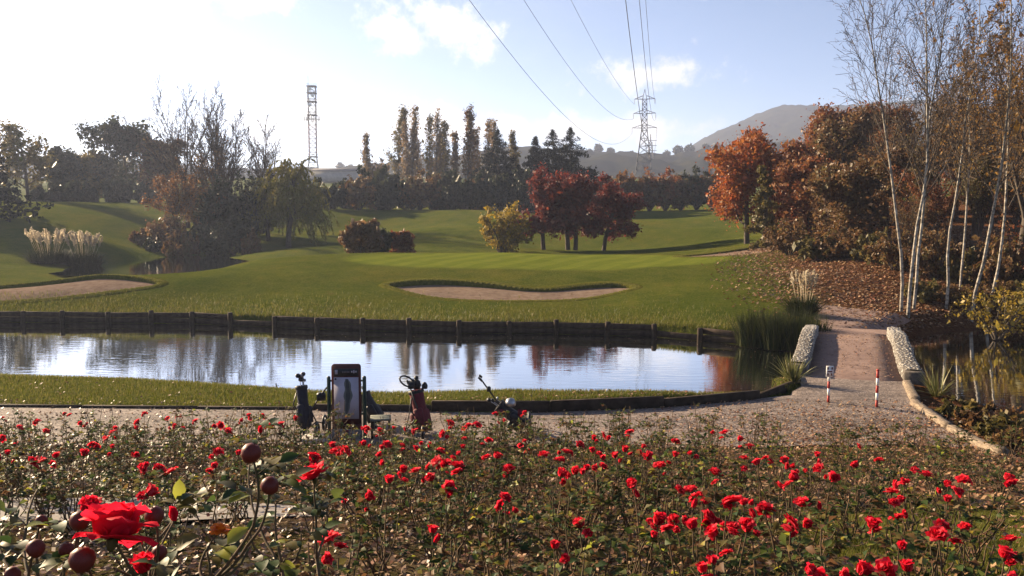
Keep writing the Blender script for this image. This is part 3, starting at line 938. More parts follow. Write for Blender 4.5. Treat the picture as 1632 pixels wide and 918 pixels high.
# ------------------------------------------------------------------ trees
LM = {
    'dark_green': leaf_mat('leaf_dark_green', [(.016, .024, .010), (.028, .036, .013), (.045, .045, .018)], .3, clump=.5),
    'conifer': leaf_mat('leaf_conifer', [(.006, .011, .008), (.011, .017, .011), (.017, .023, .014)], .08, spec=.05, clump=.5),
    'olive': leaf_mat('leaf_olive', [(.07, .062, .018), (.115, .095, .027), (.16, .115, .035)], .4, clump=.5),
    'brown': leaf_mat('leaf_brown', [(.085, .045, .021), (.15, .076, .032), (.21, .115, .046), (.12, .09, .03)], .4, clump=.5),
    'russet': leaf_mat('leaf_russet', [(.13, .042, .02), (.22, .064, .026), (.17, .08, .028), (.26, .115, .04)], .42, clump=.5),
    'red': leaf_mat('leaf_red', [(.10, .022, .02), (.16, .03, .022), (.13, .035, .026), (.22, .05, .025)], .42, clump=.6),
    'scarlet': leaf_mat('leaf_scarlet', [(.19, .048, .016), (.30, .07, .02), (.21, .09, .022), (.34, .12, .03)], .45, clump=.5),
    'orange': leaf_mat('leaf_orange', [(.15, .065, .02), (.24, .105, .028), (.12, .06, .02)], .45, clump=.5),
    'yellow': leaf_mat('leaf_yellow', [(.26, .18, .02), (.36, .24, .03), (.20, .15, .02), (.14, .12, .03)], .48, clump=.8),
    'gold': leaf_mat('leaf_gold', [(.24, .13, .03), (.32, .18, .04), (.20, .09, .025)], .45, clump=.5),
    'willow': leaf_mat('leaf_willow', [(.15, .14, .02), (.21, .19, .03), (.26, .20, .04)], .45, clump=.4),
    'tan': leaf_mat('leaf_tan', [(.19, .13, .072), (.26, .18, .10), (.15, .10, .056)], .4),
    'rush': leaf_mat('leaf_rush', [(.016, .024, .008), (.03, .04, .012), (.05, .05, .018)], .2, spec=.05),
    'blade': leaf_mat('leaf_blade', [(.09, .10, .03), (.16, .16, .05), (.24, .21, .08)], .3),
    'plume': leaf_mat('leaf_plume', [(.50, .42, .30), (.62, .54, .40), (.42, .34, .24)], .6),
}


SHAPES = {}


def tree(name, label, cat, px, y, top_py, kind, leafm=None, bark='bark', wpx=None, seed=0, group=None, dens=1.0, lean=0.0, parts=True, xyz=None, share=None):
    rg = np.random.default_rng(seed + 1000)
    X, Y, Z = xyz if xyz is not None else base_at(px, y)
    h = max(at(px, top_py, Y).z - Z, .4)
    W = (wpx / F * Y / 2) if wpx else h * .3        # crown half width
    root = thing(name, label, cat, (X, Y, Z - .05), group=group)
    near = F / Y                                    # pixels per metre
    if share is not None:
        key = (share, kind, leafm)
        if key in SHAPES:                           # same shape again, turned and stretched
            src, W0, h0 = SHAPES[key]
            root.scale = (W / W0, W / W0, h / h0); root.rotation_euler[2] = rg.random() * 6.283
            for ch in src:
                c = ch.copy(); COL.objects.link(c); c.parent = root
            return root
    L = None
    if kind == 'round':       # leafy dome on a short trunk
        lv = [dict(k=6, jit=.05, up=.05, taper=.35),
              dict(k=5, n=15, t0=.14, t1=.98, ang=1.05, angj=.22, len=1.0, env=lambda t: W / h * 1.15 * np.sqrt(np.clip(1 - ((t - .45) / .62) ** 2, .08, 1)), jit=.14, up=.07, rr=.5),
              dict(k=4, n=7, t0=.25, ang=.75, angj=.25, len=.5, fall=.3, jit=.2, up=.03, rr=.5),
              dict(k=3, n=4, t0=.25, ang=.7, angj=.3, len=.5, fall=.3, jit=.25, rr=.5)]
        sk = grow(rg, (0, 0, 0), (lean, 0, 1), h * .93, max(.03 * h, .08), lv)
        n = int(7800 * dens)
        C = np.concatenate([along(rg, sk[3], n, .045 * h), along(rg, sk[2], n // 3, .05 * h)])
        L = leaves(rg, C, max(.045 * (h / 6) ** .5, 1.75 / near), .65)
    elif kind == 'bush':
        lv = [dict(k=5, jit=.12, up=.03, taper=.4),
              dict(k=4, n=5, t0=.15, ang=.7, angj=.3, len=.6, fall=.35, jit=.2, up=.03),
              dict(k=3, n=5, t0=.2, ang=.7, angj=.3, len=.5, fall=.3, jit=.25)]
        q = 11
        a = np.arange(q) * 2.4 + rg.random(q); e = np.sqrt((np.arange(q) + .5) / q)
        D = np.column_stack([np.cos(a) * e * W / h * 1.5, np.sin(a) * e * W / h * 1.5, np.full(q, 1.0)])
        sk = grow(rg, np.column_stack([np.cos(a) * .1, np.sin(a) * .1, a * 0]), D, h * (.95 - .25 * e ** 2) * rg.uniform(.85, 1.05, q), np.full(q, .02 * h), lv)
        C = np.concatenate([along(rg, sk[2], int(3600 * dens), .03 * h), along(rg, sk[1], int(1500 * dens), .04 * h)])
        C = C[C[:, 2] > .02]
        L = leaves(rg, C, max(.04, 1.6 / near), .6)
    elif kind == 'umbrella':  # small maple: clear stem, spreading head
        lv = [dict(k=5, jit=.06, up=.05, taper=.5),
              dict(k=5, n=13, t0=.24, t1=1.0, ang=1.1, angj=.25, len=1.0, env=lambda t: W / h * (1.15 - .35 * t), jit=.14, up=.03, rr=.6),
              dict(k=4, n=7, t0=.2, ang=.8, angj=.25, len=.5, fall=.3, jit=.2, up=.0, rr=.5),
              dict(k=3, n=4, t0=.25, ang=.8, angj=.3, len=.5, fall=.3, jit=.25, rr=.5)]
        sk = grow(rg, (0, 0, 0), (lean, 0, 1), h * .86, .036 * h, lv)
        n = int(7000 * dens)
        C = np.concatenate([along(rg, sk[3], n, .035 * h), along(rg, sk[2], n // 3, .04 * h)])
        L = leaves(rg, C, .085, .65)
    elif kind == 'bare':      # vase of long bare limbs
        aa = math.atan2(W, h * .68)
        lv = [dict(k=5, jit=.04, up=.04, taper=.6),
              dict(k=8, n=11, t0=.38, t1=1.0, ang=aa * .85, angj=aa * .36, len=1.5, env=lambda t: 1.08 - .12 * t, jit=.055, up=.012, rr=.5, taper=.2),
              dict(k=6, n=10, t0=.14, ang=.46, angj=.14, len=.40, fall=.55, jit=.08, up=.05, rr=.45),
              dict(k=4, n=7, t0=.15, ang=.48, angj=.18, len=.42, fall=.4, jit=.11, up=.03, rr=.55),
              dict(k=2, n=3, t0=.3, ang=.5, angj=.2, len=.5, fall=.3, jit=.15, rr=.7)]
        sk = grow(rg, (0, 0, 0), (lean, 0, 1), h * .38, .017 * h, lv)
        rm = .34 / near
        sk = [(p, np.maximum(r, rm * (1 if i < 3 else .7))) for i, (p, r) in enumerate(sk)]
        if dens > 0 and leafm:
            L = leaves(rg, along(rg, sk[3], int(900 * dens), .02 * h), max(.04, 1.3 / near), .6, sv=.35)
    elif kind == 'poplar':
        lv = [dict(k=7, jit=.02, up=.05, taper=.15),
              dict(k=5, n=34, t0=.16, t1=.97, ang=.30, angj=.08, len=1.0, env=lambda t: np.clip(.30 * (1.12 - t * .95), .04, .3), jit=.05, up=.14, rr=.4),
              dict(k=3, n=6, t0=.2, ang=.38, angj=.15, len=.42, fall=.4, jit=.1, up=.12, rr=.5)]
        sk = grow(rg, (0, 0, 0), (lean, 0, 1), h, .013 * h, lv)
        f = W / (.052 * h)
        sk = [(p * np.array([f, f, 1.0]) if i else p, np.maximum(r, .018)) for i, (p, r) in enumerate(sk)]
        C = along(rg, sk[2], int(2700 * dens), .018 * h)
        L = leaves(rg, C, .115, .55)
    elif kind == 'conifer':
        lv = [dict(k=6, jit=.01, up=.05, taper=.1),
              dict(k=4, n=90, t0=.06, t1=.99, ang=1.5, angj=.12, len=1.0, env=lambda t: W / h * np.clip(1.0 - t, .012, 1) ** .95 * 1.9, jit=.06, up=-.05, rr=.3),
              dict(k=3, n=9, t0=.15, ang=.75, angj=.2, len=.32, fall=.5, jit=.1, up=-.05, rr=.5)]
        sk = grow(rg, (0, 0, 0), (lean, 0, 1), h, .018 * h, lv)
        C = np.concatenate([along(rg, sk[2], int(9000 * dens), .011 * h), along(rg, sk[1], int(1500 * dens), .007 * h), along(rg, sk[0], 120, .003 * h)])
        sc_ = np.clip(1.15 - C[:, 2] / h, .25, 1)
        L = leaves(rg, C, .26 * sc_, .5, droop=.25, sv=.3)
    elif kind == 'willow':
        lv = [dict(k=5, jit=.08, up=.05, taper=.5),
              dict(k=6, n=12, t0=.35, t1=1.0, ang=.9, angj=.2, len=1.0, env=lambda t: W / h * 1.25 * (1.1 - .3 * t), jit=.12, up=.03, rr=.5),
              dict(k=7, n=16, t0=.2, ang=1.0, angj=.3, len=.95, fall=-.2, jit=.08, up=-.42, rr=.3, taper=.5)]
        sk = grow(rg, (0, 0, 0), (lean, 0, 1), h * .9, .04 * h, lv)
        C = along(rg, sk[2], int(16000 * dens), .05)
        C = C[C[:, 2] > .15]
        L = leaves(rg, C, .09, .35, droop=.6)
    elif kind == 'birch':     # pale stem, high thin crown
        lv = [dict(k=12, jit=.055, up=.05, taper=.15),
              dict(k=7, n=20, t0=.30, t1=.97, ang=.46, angj=.14, len=1.0, env=lambda t: np.clip(W / h * 2.5 * (1.22 - t), .06, .62), jit=.05, up=.03, rr=.5, taper=.2),
              dict(k=5, n=11, t0=.18, ang=.55, angj=.2, len=.45, fall=.4, jit=.1, up=.02, rr=.5),
              dict(k=4, n=6, t0=.2, ang=.6, angj=.2, len=.45, fall=.4, jit=.14, up=-.02, rr=.6)]
        sk = grow(rg, (0, 0, 0), (lean, 0, 1), h, .0050 * h, lv)
        rm = .30 / near
        sk = [(p, np.maximum(r, rm * (1 if i < 2 else .75))) for i, (p, r) in enumerate(sk)]
        if dens > 0 and leafm:
            L = leaves(rg, along(rg, sk[3], int(1500 * dens), .1), .045, .6)
    if kind == 'birch':
        link('trunk', skel_mesh(sk[:1], 'trunk', (8,)), M['birch'], root)
        link('limbs', skel_mesh(sk, 'limbs', (0, 5, 3, 1), 1), M['twig'], root)
    elif kind == 'bare':
        link('trunk', skel_mesh(sk[:2], 'trunk', (8, 5)), M[bark], root)
        link('crown', skel_mesh(sk, 'crown', (0, 0, 3, 1, 1), 2), M['twig'], root)
    else:
        link('trunk', skel_mesh(sk[:3] if kind in ('round', 'umbrella', 'willow') else (sk[:2] if kind == 'conifer' or (kind == 'bush' and y > 100) else sk), 'trunk', (7, 3, 1, 1) if kind in ('poplar', 'bush', 'conifer') else (7, 4, 3, 1)), M['bark_grey' if kind == 'poplar' else bark], root)
    if L is not None:
        link('foliage' if kind in ('bare', 'birch') else 'crown', npmesh('leaves', L[0], [L[1]]), LM[leafm], root)
    if share is not None:
        SHAPES[key] = ([o for o in COL.objects if o.parent == root], W, h)
    return root


# left background, against the light
tree('cedar_tree', 'dark drooping cedar at the left edge of the picture', 'tree', -42, 90, 182, 'conifer', 'conifer', wpx=120, seed=1)
tree('lime_tree', 'thin-leaved tree right of the cedar at the far left', 'tree', 45, 120, 212, 'round', 'olive', wpx=75, seed=2, dens=.42)
tree('scrub_tree', 'low dark tree between the thin-leaved tree and the big dome', 'tree', 103, 128, 246, 'round', 'dark_green', wpx=60, seed=3, dens=.8)
tree('scrub_tree', 'low brown-tinged tree touching the big dome-shaped tree', 'tree', 140, 130, 250, 'round', 'olive', wpx=55, seed=4, dens=.6)
tree('dome_tree', 'broad dome-shaped dark tree on the left horizon', 'tree', 203, 134, 208, 'round', 'dark_green', wpx=125, seed=5, dens=1.5)
tree('dome_tree', 'half hidden brown tree behind the orange one at left', 'tree', 255, 130, 232, 'round', 'brown', wpx=80, seed=6, dens=.9)
for i, (px, tp, w) in enumerate([(-5, 300, 70), (75, 292, 90), (130, 288, 90), (190, 285, 90), (235, 292, 80)]):
    tree('hedge_shrub', f'dark shrub in the hedge along the left fairway, {["first", "second", "third", "fourth", "fifth"][i]} from left', 'shrub', px, 121, tp, 'bush', 'dark_green', wpx=w, seed=300 + i, group='shrubs of the left hedge', dens=1.2, share='hedge')
tree('orange_tree', 'orange-brown tree before the tall bare trees', 'tree', 285, 92, 258, 'bare', 'orange', wpx=130, seed=7, dens=6.5)
tree('bare_tree', 'tallest bare tree with a wide vase of limbs left of the lattice mast', 'tree', 300, 100, 128, 'bare', wpx=210, seed=8)
tree('bare_tree', 'slim bare tree close behind the tallest one', 'tree', 338, 102, 146, 'bare', wpx=120, seed=9)
tree('bare_tree', 'bare tree with upright twigs, third from the orange tree', 'tree', 369, 104, 170, 'bare', wpx=80, seed=10)
tree('bare_tree', 'smaller bare tree standing alone above the willow', 'tree', 421, 104, 190, 'bare', wpx=80, seed=11)
tree('bare_tree', 'low bare tree filling the gap under the tall bare ones', 'tree', 345, 98, 215, 'bare', 'brown', wpx=90, seed=12, dens=1.2)
for i, (px, y, tp, w, lm) in enumerate([(322, 96, 300, 75, 'brown'), (352, 94, 292, 70, 'dark_green'), (388, 95, 290, 70, 'dark_green'), (408, 98, 305, 60, 'olive'), (270, 88, 345, 70, 'brown'), (372, 88, 350, 60, 'dark_green')]):
    tree('thicket_bush', ['brown bush at the foot of the tallest bare tree', 'dark bush in the middle of the thicket', 'dark bush in the thicket left of the willow', 'olive bush half behind the willow', 'low brown bush under the orange tree', 'low dark bush in front of the thicket'][i],
         'bush', px, y, tp, 'bush', lm, wpx=w, seed=20 + i, dens=1.1)
for i, (px, y, tp, w) in enumerate([(228, 88, 368, 60), (262, 90, 358, 60), (296, 86, 368, 60), (318, 90, 358, 60), (275, 82, 384, 46), (345, 85, 376, 56), (400, 86, 372, 56), (245, 84, 382, 44)]):
    tree('scrub_bush', f'dark brown scrub bush in the hollow right of the pampas, {["first", "third", "fifth", "sixth", "fourth", "seventh", "eighth", "second"][i]} from left', 'bush', px, y, tp, 'bush', ['brown', 'dark_green'][i % 2], wpx=w, seed=600 + i, dens=.9, group='scrub in the hollow', share='scrub')
tree('willow_tree', 'yellow-green weeping willow behind the mound', 'tree', 460, 92, 274, 'willow', 'willow', wpx=92, seed=13, dens=2.0)
tree('willow_tree', 'narrow yellowing willow joined to the left side of the larger one', 'tree', 428, 95, 285, 'willow', 'willow', wpx=50, seed=14, dens=.6)
tree('fir_tree', 'small dark fir beside the foot of the lattice mast', 'tree', 482, 250, 256, 'conifer', 'conifer', wpx=26, seed=15, dens=.5)

# row of poplars and firs
for i, (px, tp, w, lm, d) in enumerate([(585, 216, 15, 'tan', .8), (635, 173, 25, 'olive', 1.5), (655, 174, 15, 'tan', .9), (669, 204, 16, 'tan', .8), (686, 188, 15, 'olive', .7), (698, 179, 15, 'tan', .6), (711, 196, 20, 'olive', 1.0),
                                        (726, 212, 15, 'tan', .8), (745, 177, 21, 'brown', 1.7), (761, 206, 15, 'tan', .7), (775, 192, 13, 'tan', .6), (789, 192, 13, 'tan', .6), (822, 212, 15, 'olive', 1.0), (649, 196, 14, 'tan', .6), (703, 215, 18, 'tan', .8)]):
    o = ['first', 'second', 'third', 'fifth', 'sixth', 'seventh', 'ninth', 'tenth', 'eleventh', 'twelfth', 'thirteenth', 'fourteenth', 'last', 'fourth', 'eighth']
    order = sorted([585, 635, 655, 669, 686, 698, 711, 726, 745, 761, 775, 789, 822, 649, 703])
    names = ['first', 'second', 'third', 'fourth', 'fifth', 'sixth', 'seventh', 'eighth', 'ninth', 'tenth', 'eleventh', 'twelfth', 'thirteenth', 'fourteenth', 'fifteenth']
    k = order.index(px)
    lab = {0: 'lone thin poplar at the left end of the poplar row', 14: 'short poplar showing between the dark firs'}.get(k, f'columnar poplar, {names[k]} from the left in the row')
    if px == 745: lab = 'densest brown poplar in the row, a full slim column'
    if px == 635: lab = 'broadest of the tall poplars, near the left of the row'
    tree('poplar_tree', lab, 'tree', px, 136 + (i * 7 % 11), tp, 'poplar', lm, wpx=w, seed=40 + i, group='row of poplars', dens=d)
tree('bare_tree', 'low rounded bare tree between the first two poplars', 'tree', 607, 138, 240, 'bare', 'tan', wpx=50, seed=60, dens=1.0)
for i, (px, y, tp, w, lab) in enumerate([(795, 127, 205, 62, 'pointed dark fir at the right end of the poplars'), (851, 126, 217, 44, 'slim dark fir in the gap before the fir pair'),
                                         (882, 124, 206, 68, 'tall dark fir, left one of the close pair'), (908, 122, 203, 72, 'tall dark fir, right one of the close pair'), (938, 126, 268, 66, 'low dark fir right of the tall pair'), (825, 130, 262, 60, 'low dark fir filling the gap between tall firs'), (962, 128, 285, 50, 'lowest dark fir at the right end of the firs')]):
    tree('fir_tree', lab, 'tree', px, y, tp, 'conifer', 'conifer', wpx=w * 1.25, seed=70 + i, dens=1.4)
NTH = ['first', 'second', 'third', 'fourth', 'fifth', 'sixth', 'seventh', 'eighth', 'ninth', 'tenth', 'eleventh', 'twelfth', 'thirteenth', 'fourteenth', 'fifteenth', 'sixteenth', 'seventeenth', 'eighteenth', 'nineteenth', 'twentieth']
for i, px in enumerate(range(525, 975, 24)):
    tp = [292, 296, 284, 275, 280, 290, 278, 284, 274, 282, 290, 278, 288, 282, 276, 284, 280, 286, 290][i % 19]
    tree('belt_shrub', f'dark shrub in the belt under poplars and firs, {NTH[i]} from the left', 'shrub', px, 119 + (i * 5 % 9), tp, 'bush', ['dark_green', 'dark_green', 'brown', 'dark_green'][i % 4], wpx=60, seed=320 + i, group='shrub belt under the poplars', dens=1.3, share=('belt', i % 3))
for i, (px, tp, lm) in enumerate([(985, 284, 'brown'), (1008, 278, 'orange'), (1035, 284, 'brown'), (1060, 276, 'russet'), (1085, 282, 'brown'), (1110, 274, 'dark_green'), (1135, 280, 'brown'), (1160, 276, 'olive')]):
    tree('autumn_shrub', f'brown autumn shrub, {["first", "second", "third", "fourth", "fifth", "sixth", "seventh", "eighth"][i]} from left in the row below the pylon', 'shrub', px, 128, tp, 'bush', lm, wpx=48, seed=350 + i, group='autumn shrubs below the pylon', dens=1.2, share=('autumn', 0))

# around the green
for i, (px, y, tp, w, ln, lab) in enumerate([(866, 73, 289, 104, -.02, 'dark red maple with leaning single stem, left of three'), (905, 74, 282, 100, -.04, 'dark red maple in the middle, left one of its two stems'),
                                             (917, 73.5, 292, 100, .05, 'dark red maple in the middle, right one of its two stems'), (962, 75, 298, 92, .0, 'dark red maple on a thin stem, right of three')]):
    tree('maple_tree', lab, 'tree', px, y, tp, 'umbrella', 'red', wpx=w, seed=90 + i, dens=1.15, lean=ln, group='red maples behind the green')
tree('yellow_shrub', 'bright yellow shrub left of the red maples', 'shrub', 800, 70, 330, 'bush', 'yellow', wpx=84, seed=95, dens=1.2)
tree('round_bush', 'rounded brown-red bush behind the green', 'bush', 574, 63, 361, 'round', 'brown', wpx=60, seed=96, dens=1.0)
tree('round_bush', 'dark low bush against the right of the brown-red one', 'bush', 599, 64, 374, 'round', 'dark_green', wpx=42, seed=97, dens=.8)
tree('round_bush', 'small russet bush alone on the fairway', 'bush', 638, 65, 377, 'round', 'russet', wpx=40, seed=98, dens=.7)

# right: red tree, ivy stump, wood
tree('scarlet_tree', 'fiery red-orange tree right of the green', 'tree', 1190, 62, 231, 'round', 'scarlet', wpx=132, seed=100, dens=1.9)
wood = [(1258, 66, 238, 80, 'russet'), (1300, 72, 184, 90, 'russet'), (1335, 64, 188, 100, 'brown'), (1375, 70, 180, 110, 'russet'), (1290, 55, 262, 90, 'russet'), (1335, 52, 270, 90, 'brown'), (1385, 50, 250, 100, 'brown'),
        (1425, 60, 190, 110, 'brown'), (1475, 56, 205, 110, 'olive'), (1525, 60, 165, 120, 'brown'), (1580, 54, 140, 130, 'brown'), (1635, 58, 110, 140, 'brown'), (1500, 46, 255, 100, 'russet'), (1560, 45, 230, 100, 'olive'), (1620, 44, 225, 110, 'brown'),
        (1680, 50, 160, 140, 'brown'), (1740, 46, 120, 140, 'olive'), (1450, 44, 300, 90, 'brown')]
wl = ['russet tree at the left edge of the wood beside the red tree', 'tall dark russet tree rising before the mountain', 'brown tree in the wood, behind the left birch limbs', 'russet tree in the wood, left of the birch stems', 'lower russet tree right of the ivy-clad trunk', 'low brown tree above the leaf-strewn slope', 'low brown tree just left of the birch stems', 'brown tree behind the birch stems',
      'olive-brown tree just right of the birch clump', 'tall brown tree behind the pale single birch', 'tall brown tree behind the thick pale birch stem', 'tallest brown tree at the right edge of the wood', 'lower russet tree between birch clump and single birch', 'lower olive tree behind the thick pale birch stem', 'lower brown tree at the right picture edge',
      'brown tree cut by the right picture edge, nearer one', 'olive tree mostly beyond the right picture edge', 'lowest brown tree at the foot of the birch clump']
for i, (px, y, tp, w, lm) in enumerate(wood):
    tree('wood_tree', wl[i], 'tree', px, y, tp, 'bare' if px >= 1425 else 'round', lm, wpx=w * (1.3 if px >= 1425 else 1), seed=110 + i, dens=7 if px >= 1425 else 2.0, group='autumn wood on the right', share=('wood', i % 2))
ub = [(1258, 50, 352, 70, 'brown'), (1300, 47, 372, 70, 'olive'), (1345, 46, 368, 75, 'brown'), (1390, 44, 365, 75, 'olive'), (1425, 42, 372, 70, 'brown'), (1490, 40, 372, 80, 'brown'), (1535, 39, 390, 80, 'olive'), (1590, 38, 380, 90, 'brown'), (1640, 38, 360, 90, 'russet'),
      (1470, 36.5, 440, 60, 'olive'), (1530, 36.3, 455, 80, 'brown'), (1590, 36, 450, 80, 'brown'), (1650, 36, 440, 90, 'olive')]
UBO = ['first', 'second', 'third', 'fourth', 'fifth', 'seventh', 'ninth', 'tenth', 'twelfth', 'sixth', 'eighth', 'eleventh', 'thirteenth']
for i, (px, y, tp, w, lm) in enumerate(ub):
    tree('undergrowth_bush', f'straggly brown-green bush at the front of the right wood, {UBO[i]} from its left end', 'bush', px, y, tp, 'bush', lm, wpx=w, seed=140 + i, dens=.9, group='undergrowth of the wood', share='under')
tree('edge_shrub', 'yellow-leaved shrub at the right picture edge by the water', 'shrub', 1635, 30, 455, 'bush', 'yellow', wpx=75, seed=160, dens=.35, xyz=(17.9, 31.2, .1))

# ivy-clad trunk
rg = np.random.default_rng(77)
X, Y, Z = base_at(1217, 56)
root = thing('ivy_trunk', 'ivy-clad broken trunk, conical, right of the red tree', 'tree', (X, Y, Z))
hh = at(1230, 268, Y).z - Z
sk = grow(rg, (0, 0, 0), (.06, 0, 1), hh, .2, [dict(k=6, jit=.03, up=.05, taper=.4), dict(k=4, n=26, t0=.0, t1=1, ang=1.25, angj=.2, len=.22, fall=.78, jit=.15, up=-.1, rr=.3), dict(k=3, n=5, t0=.3, ang=.8, angj=.3, len=.5, jit=.2)])
link('trunk', skel_mesh(sk, 'trunk', (7, 4, 3)), M['bark'], root)
Lf = leaves(rg, along(rg, sk[2], 6000, .10), .06, .7)
link('ivy', npmesh('ivy', Lf[0], [Lf[1]]), LM['olive'], root)

# birches at the far side of the bridge
bx = [(1436, 34.5, -90, 175, -.06, 'white-stemmed birch by the bridge end, left stem of the clump'), (1447, 34.0, -110, 190, .00, 'white-stemmed birch by the bridge end, right stem of the clump'), (1456, 35.2, -60, 180, .07, 'thinner birch behind the clump by the bridge end, leaning right'),
      (1508, 35.6, -30, 110, -.01, 'pale birch standing midway between the clump and the thick stem'), (1548, 35.2, -80, 130, .03, 'thick pale birch stem, second from the right edge'), (1572, 35.5, -20, 110, .13, 'pale birch leaning right near the picture edge'),
      (1530, 38, 30, 90, .05, 'thin birch in shade behind the thick pale one')]
for i, (px, y, tp, w, ln, lab) in enumerate(bx):
    tree('birch_tree', lab, 'tree', px, y, tp, 'birch', 'gold', wpx=w, seed=170 + i, dens=[.0, .0, .1, .5, .5, .9, .3][i], lean=ln, group='birches')
tree('golden_tree', 'golden-leaved tree overhanging the top right corner', 'tree', 1700, 30, -160, 'bare', 'gold', wpx=330, seed=190, dens=9.0, xyz=(20.6, 30.5, .2))
tree('golden_tree', 'brown-gold tree behind the overhanging one at the right edge', 'tree', 1640, 42, 20, 'bare', 'gold', wpx=190, seed=191, dens=6.0)
tree('golden_tree', 'tall tan-leaved tree behind the thick pale birch', 'tree', 1552, 46, 30, 'bare', 'gold', wpx=190, seed=192, dens=8.0)
tree('golden_tree', 'tallest golden-brown tree filling the right edge', 'tree', 1622, 38, -60, 'bare', 'gold', wpx=200, seed=193, dens=8.0)
tree('golden_tree', 'thin tan-leaved tree between birch clump and single birch', 'tree', 1490, 52, 120, 'bare', 'brown', wpx=150, seed=194, dens=7.0)
# trees outside the picture on the left, whose long shadows lie over the grass
for i, (x_, y_, h_, k_) in enumerate([(-70, 96, 11, 'round'), (-58, 90, 8.5, 'round'), (-80, 106, 17, 'round'), (-74, 72, 12, 'round')]):
    z_ = H1(x_, y_)
    pxx, pyy = project(x_, y_, z_ + h_)
    tree('shade_tree', 'tree beyond the left picture edge, seen by its long shadow', 'tree', pxx, y_, pyy, k_, 'dark_green', wpx=F / y_ * 11, seed=200 + i, dens=.7, group='trees beyond the left edge', xyz=(x_, y_, z_), share='shade')


# ------------------------------------------------------------------ tufts: rushes, sword leaves, pampas
def blades(rg, n, h, spread, r, width, arch=.5, k=4):
    a = rg.random(n) * 6.283; rr = np.sqrt(rg.random(n)) * r
    P = np.column_stack([np.cos(a) * rr, np.sin(a) * rr, a * 0])
    az = a + rg.normal(0, .5, n); til = np.abs(rg.normal(0, spread, n))
    hh = h * rg.uniform(.6, 1.05, n)
    t = np.linspace(0, 1, k + 1)
    out = (np.sin(til)[:, None] * t + arch * np.sin(til)[:, None] * t ** 2.2) * hh[:, None]
    up = np.cos(til)[:, None] * t * hh[:, None] - arch * .5 * np.sin(til)[:, None] * (t ** 3) * hh[:, None]
    C = P[:, None] + np.stack([np.cos(az)[:, None] * out, np.sin(az)[:, None] * out, up], -1)
    sd_ = np.stack([-np.sin(az + rg.normal(0, .6, n)), np.cos(az), az * 0], -1)[:, None]
    w = width * (1 - t ** 2 * .92)[None, :, None]
    V = np.stack([C - sd_ * w, C + sd_ * w], 2).reshape(-1, 3)
    b0 = (np.arange(n)[:, None] * (k + 1) + np.arange(k)[None]).reshape(-1, 1) * 2
    Q = np.concatenate([b0, b0 + 1, b0 + 3, b0 + 2], 1)
    return V, Q


def tuft(name, label, cat, x, y, z, n, h, spread, r, w, m, seed, group=None, arch=.5):
    rg = np.random.default_rng(seed)
    root = thing(name, label, cat, (x, y, z), group=group)
    V, Q = blades(rg, n, h, spread, r, w, arch)
    link('blades', npmesh('blades', V, [Q]), m, root)
    return root


p = at(1262, 622, 19.75); tuft('sword_plant', 'spiky yellow-green plant at the left near end of the bridge', 'plant', p.x, p.y, H1(p.x, p.y), 95, .72, .75, .10, .016, LM['blade'], 1, arch=.25)
p = at(1493, 640, 18.6); tuft('sword_plant', 'spiky grey-green plant right of the bridge by the log', 'plant', p.x, p.y, max(H1(p.x, p.y), .15), 80, .75, .75, .10, .014, LM['blade'], 2, arch=.35)
for i, (x_, y_, s_) in enumerate([(8.35, 29.5, .95), (9.0, 28.9, 1.0), (9.7, 28.6, 1.0), (10.3, 28.9, .85), (8.8, 29.9, .9), (9.8, 29.6, .95)]):
    tuft('rush_clump', f'dark green rush clump, {["first", "third", "fifth", "sixth", "second", "fourth"][i]} from left at the far bridge end', 'rushes', x_, y_, .05, 420, 1.45 * s_, .22, .45, .012, LM['rush'], 10 + i, 'rush clumps by the bridge', .4)


def pampas(label, x, y, h, n, seed, r=.5, base='rush'):
    rg = np.random.default_rng(seed)
    root = thing('pampas_grass', label, 'pampas grass', (x, y, H1(x, y)))
    V, Q = blades(rg, int(500 + 900 * r), h * .60, .6, r * .9, .016, .6)
    link('blades', npmesh('blades', V, [Q]), LM[base], root)
    for i in range(n):
        a = i * 2.4 + rg.normal(0, .3); q = math.sqrt((i + .5) / n) * r
        b0 = np.array([math.cos(a) * q * .4, math.sin(a) * q * .4, 0]); t0 = np.array([math.cos(a) * q, math.sin(a) * q, h * rg.uniform(.74, .98)])
        L_ = h * rg.uniform(.26, .36)
        d = nrm(t0 - b0)
        mb = MB().tube([b0, t0], .008, 4)
        t = rg.random(260) ** .8
        C = t0 + d * (t[:, None] - .35) * L_ + rg.normal(0, 1, (260, 3)) * (.042 * np.sin(np.clip(t, .05, 1) * 2.9))[:, None] * h / 2.2
        mb.add(*leaves(rg, C, .05 * h / 2.2, .25, droop=-.55))
        mb.build('plume', LM['plume'], root)


pampas('pampas grass with cream plumes beyond the far bridge end', 11.1, 32.3, 1.5, 12, 5, .45)
pampas('pampas grass with pale plumes, left one of two at far left', -35.6, 65.5, 2.3, 34, 6, 1.4)
pampas('pampas grass with pale plumes, right one of two at far left', -33.2, 66, 2.4, 30, 7, 1.25)
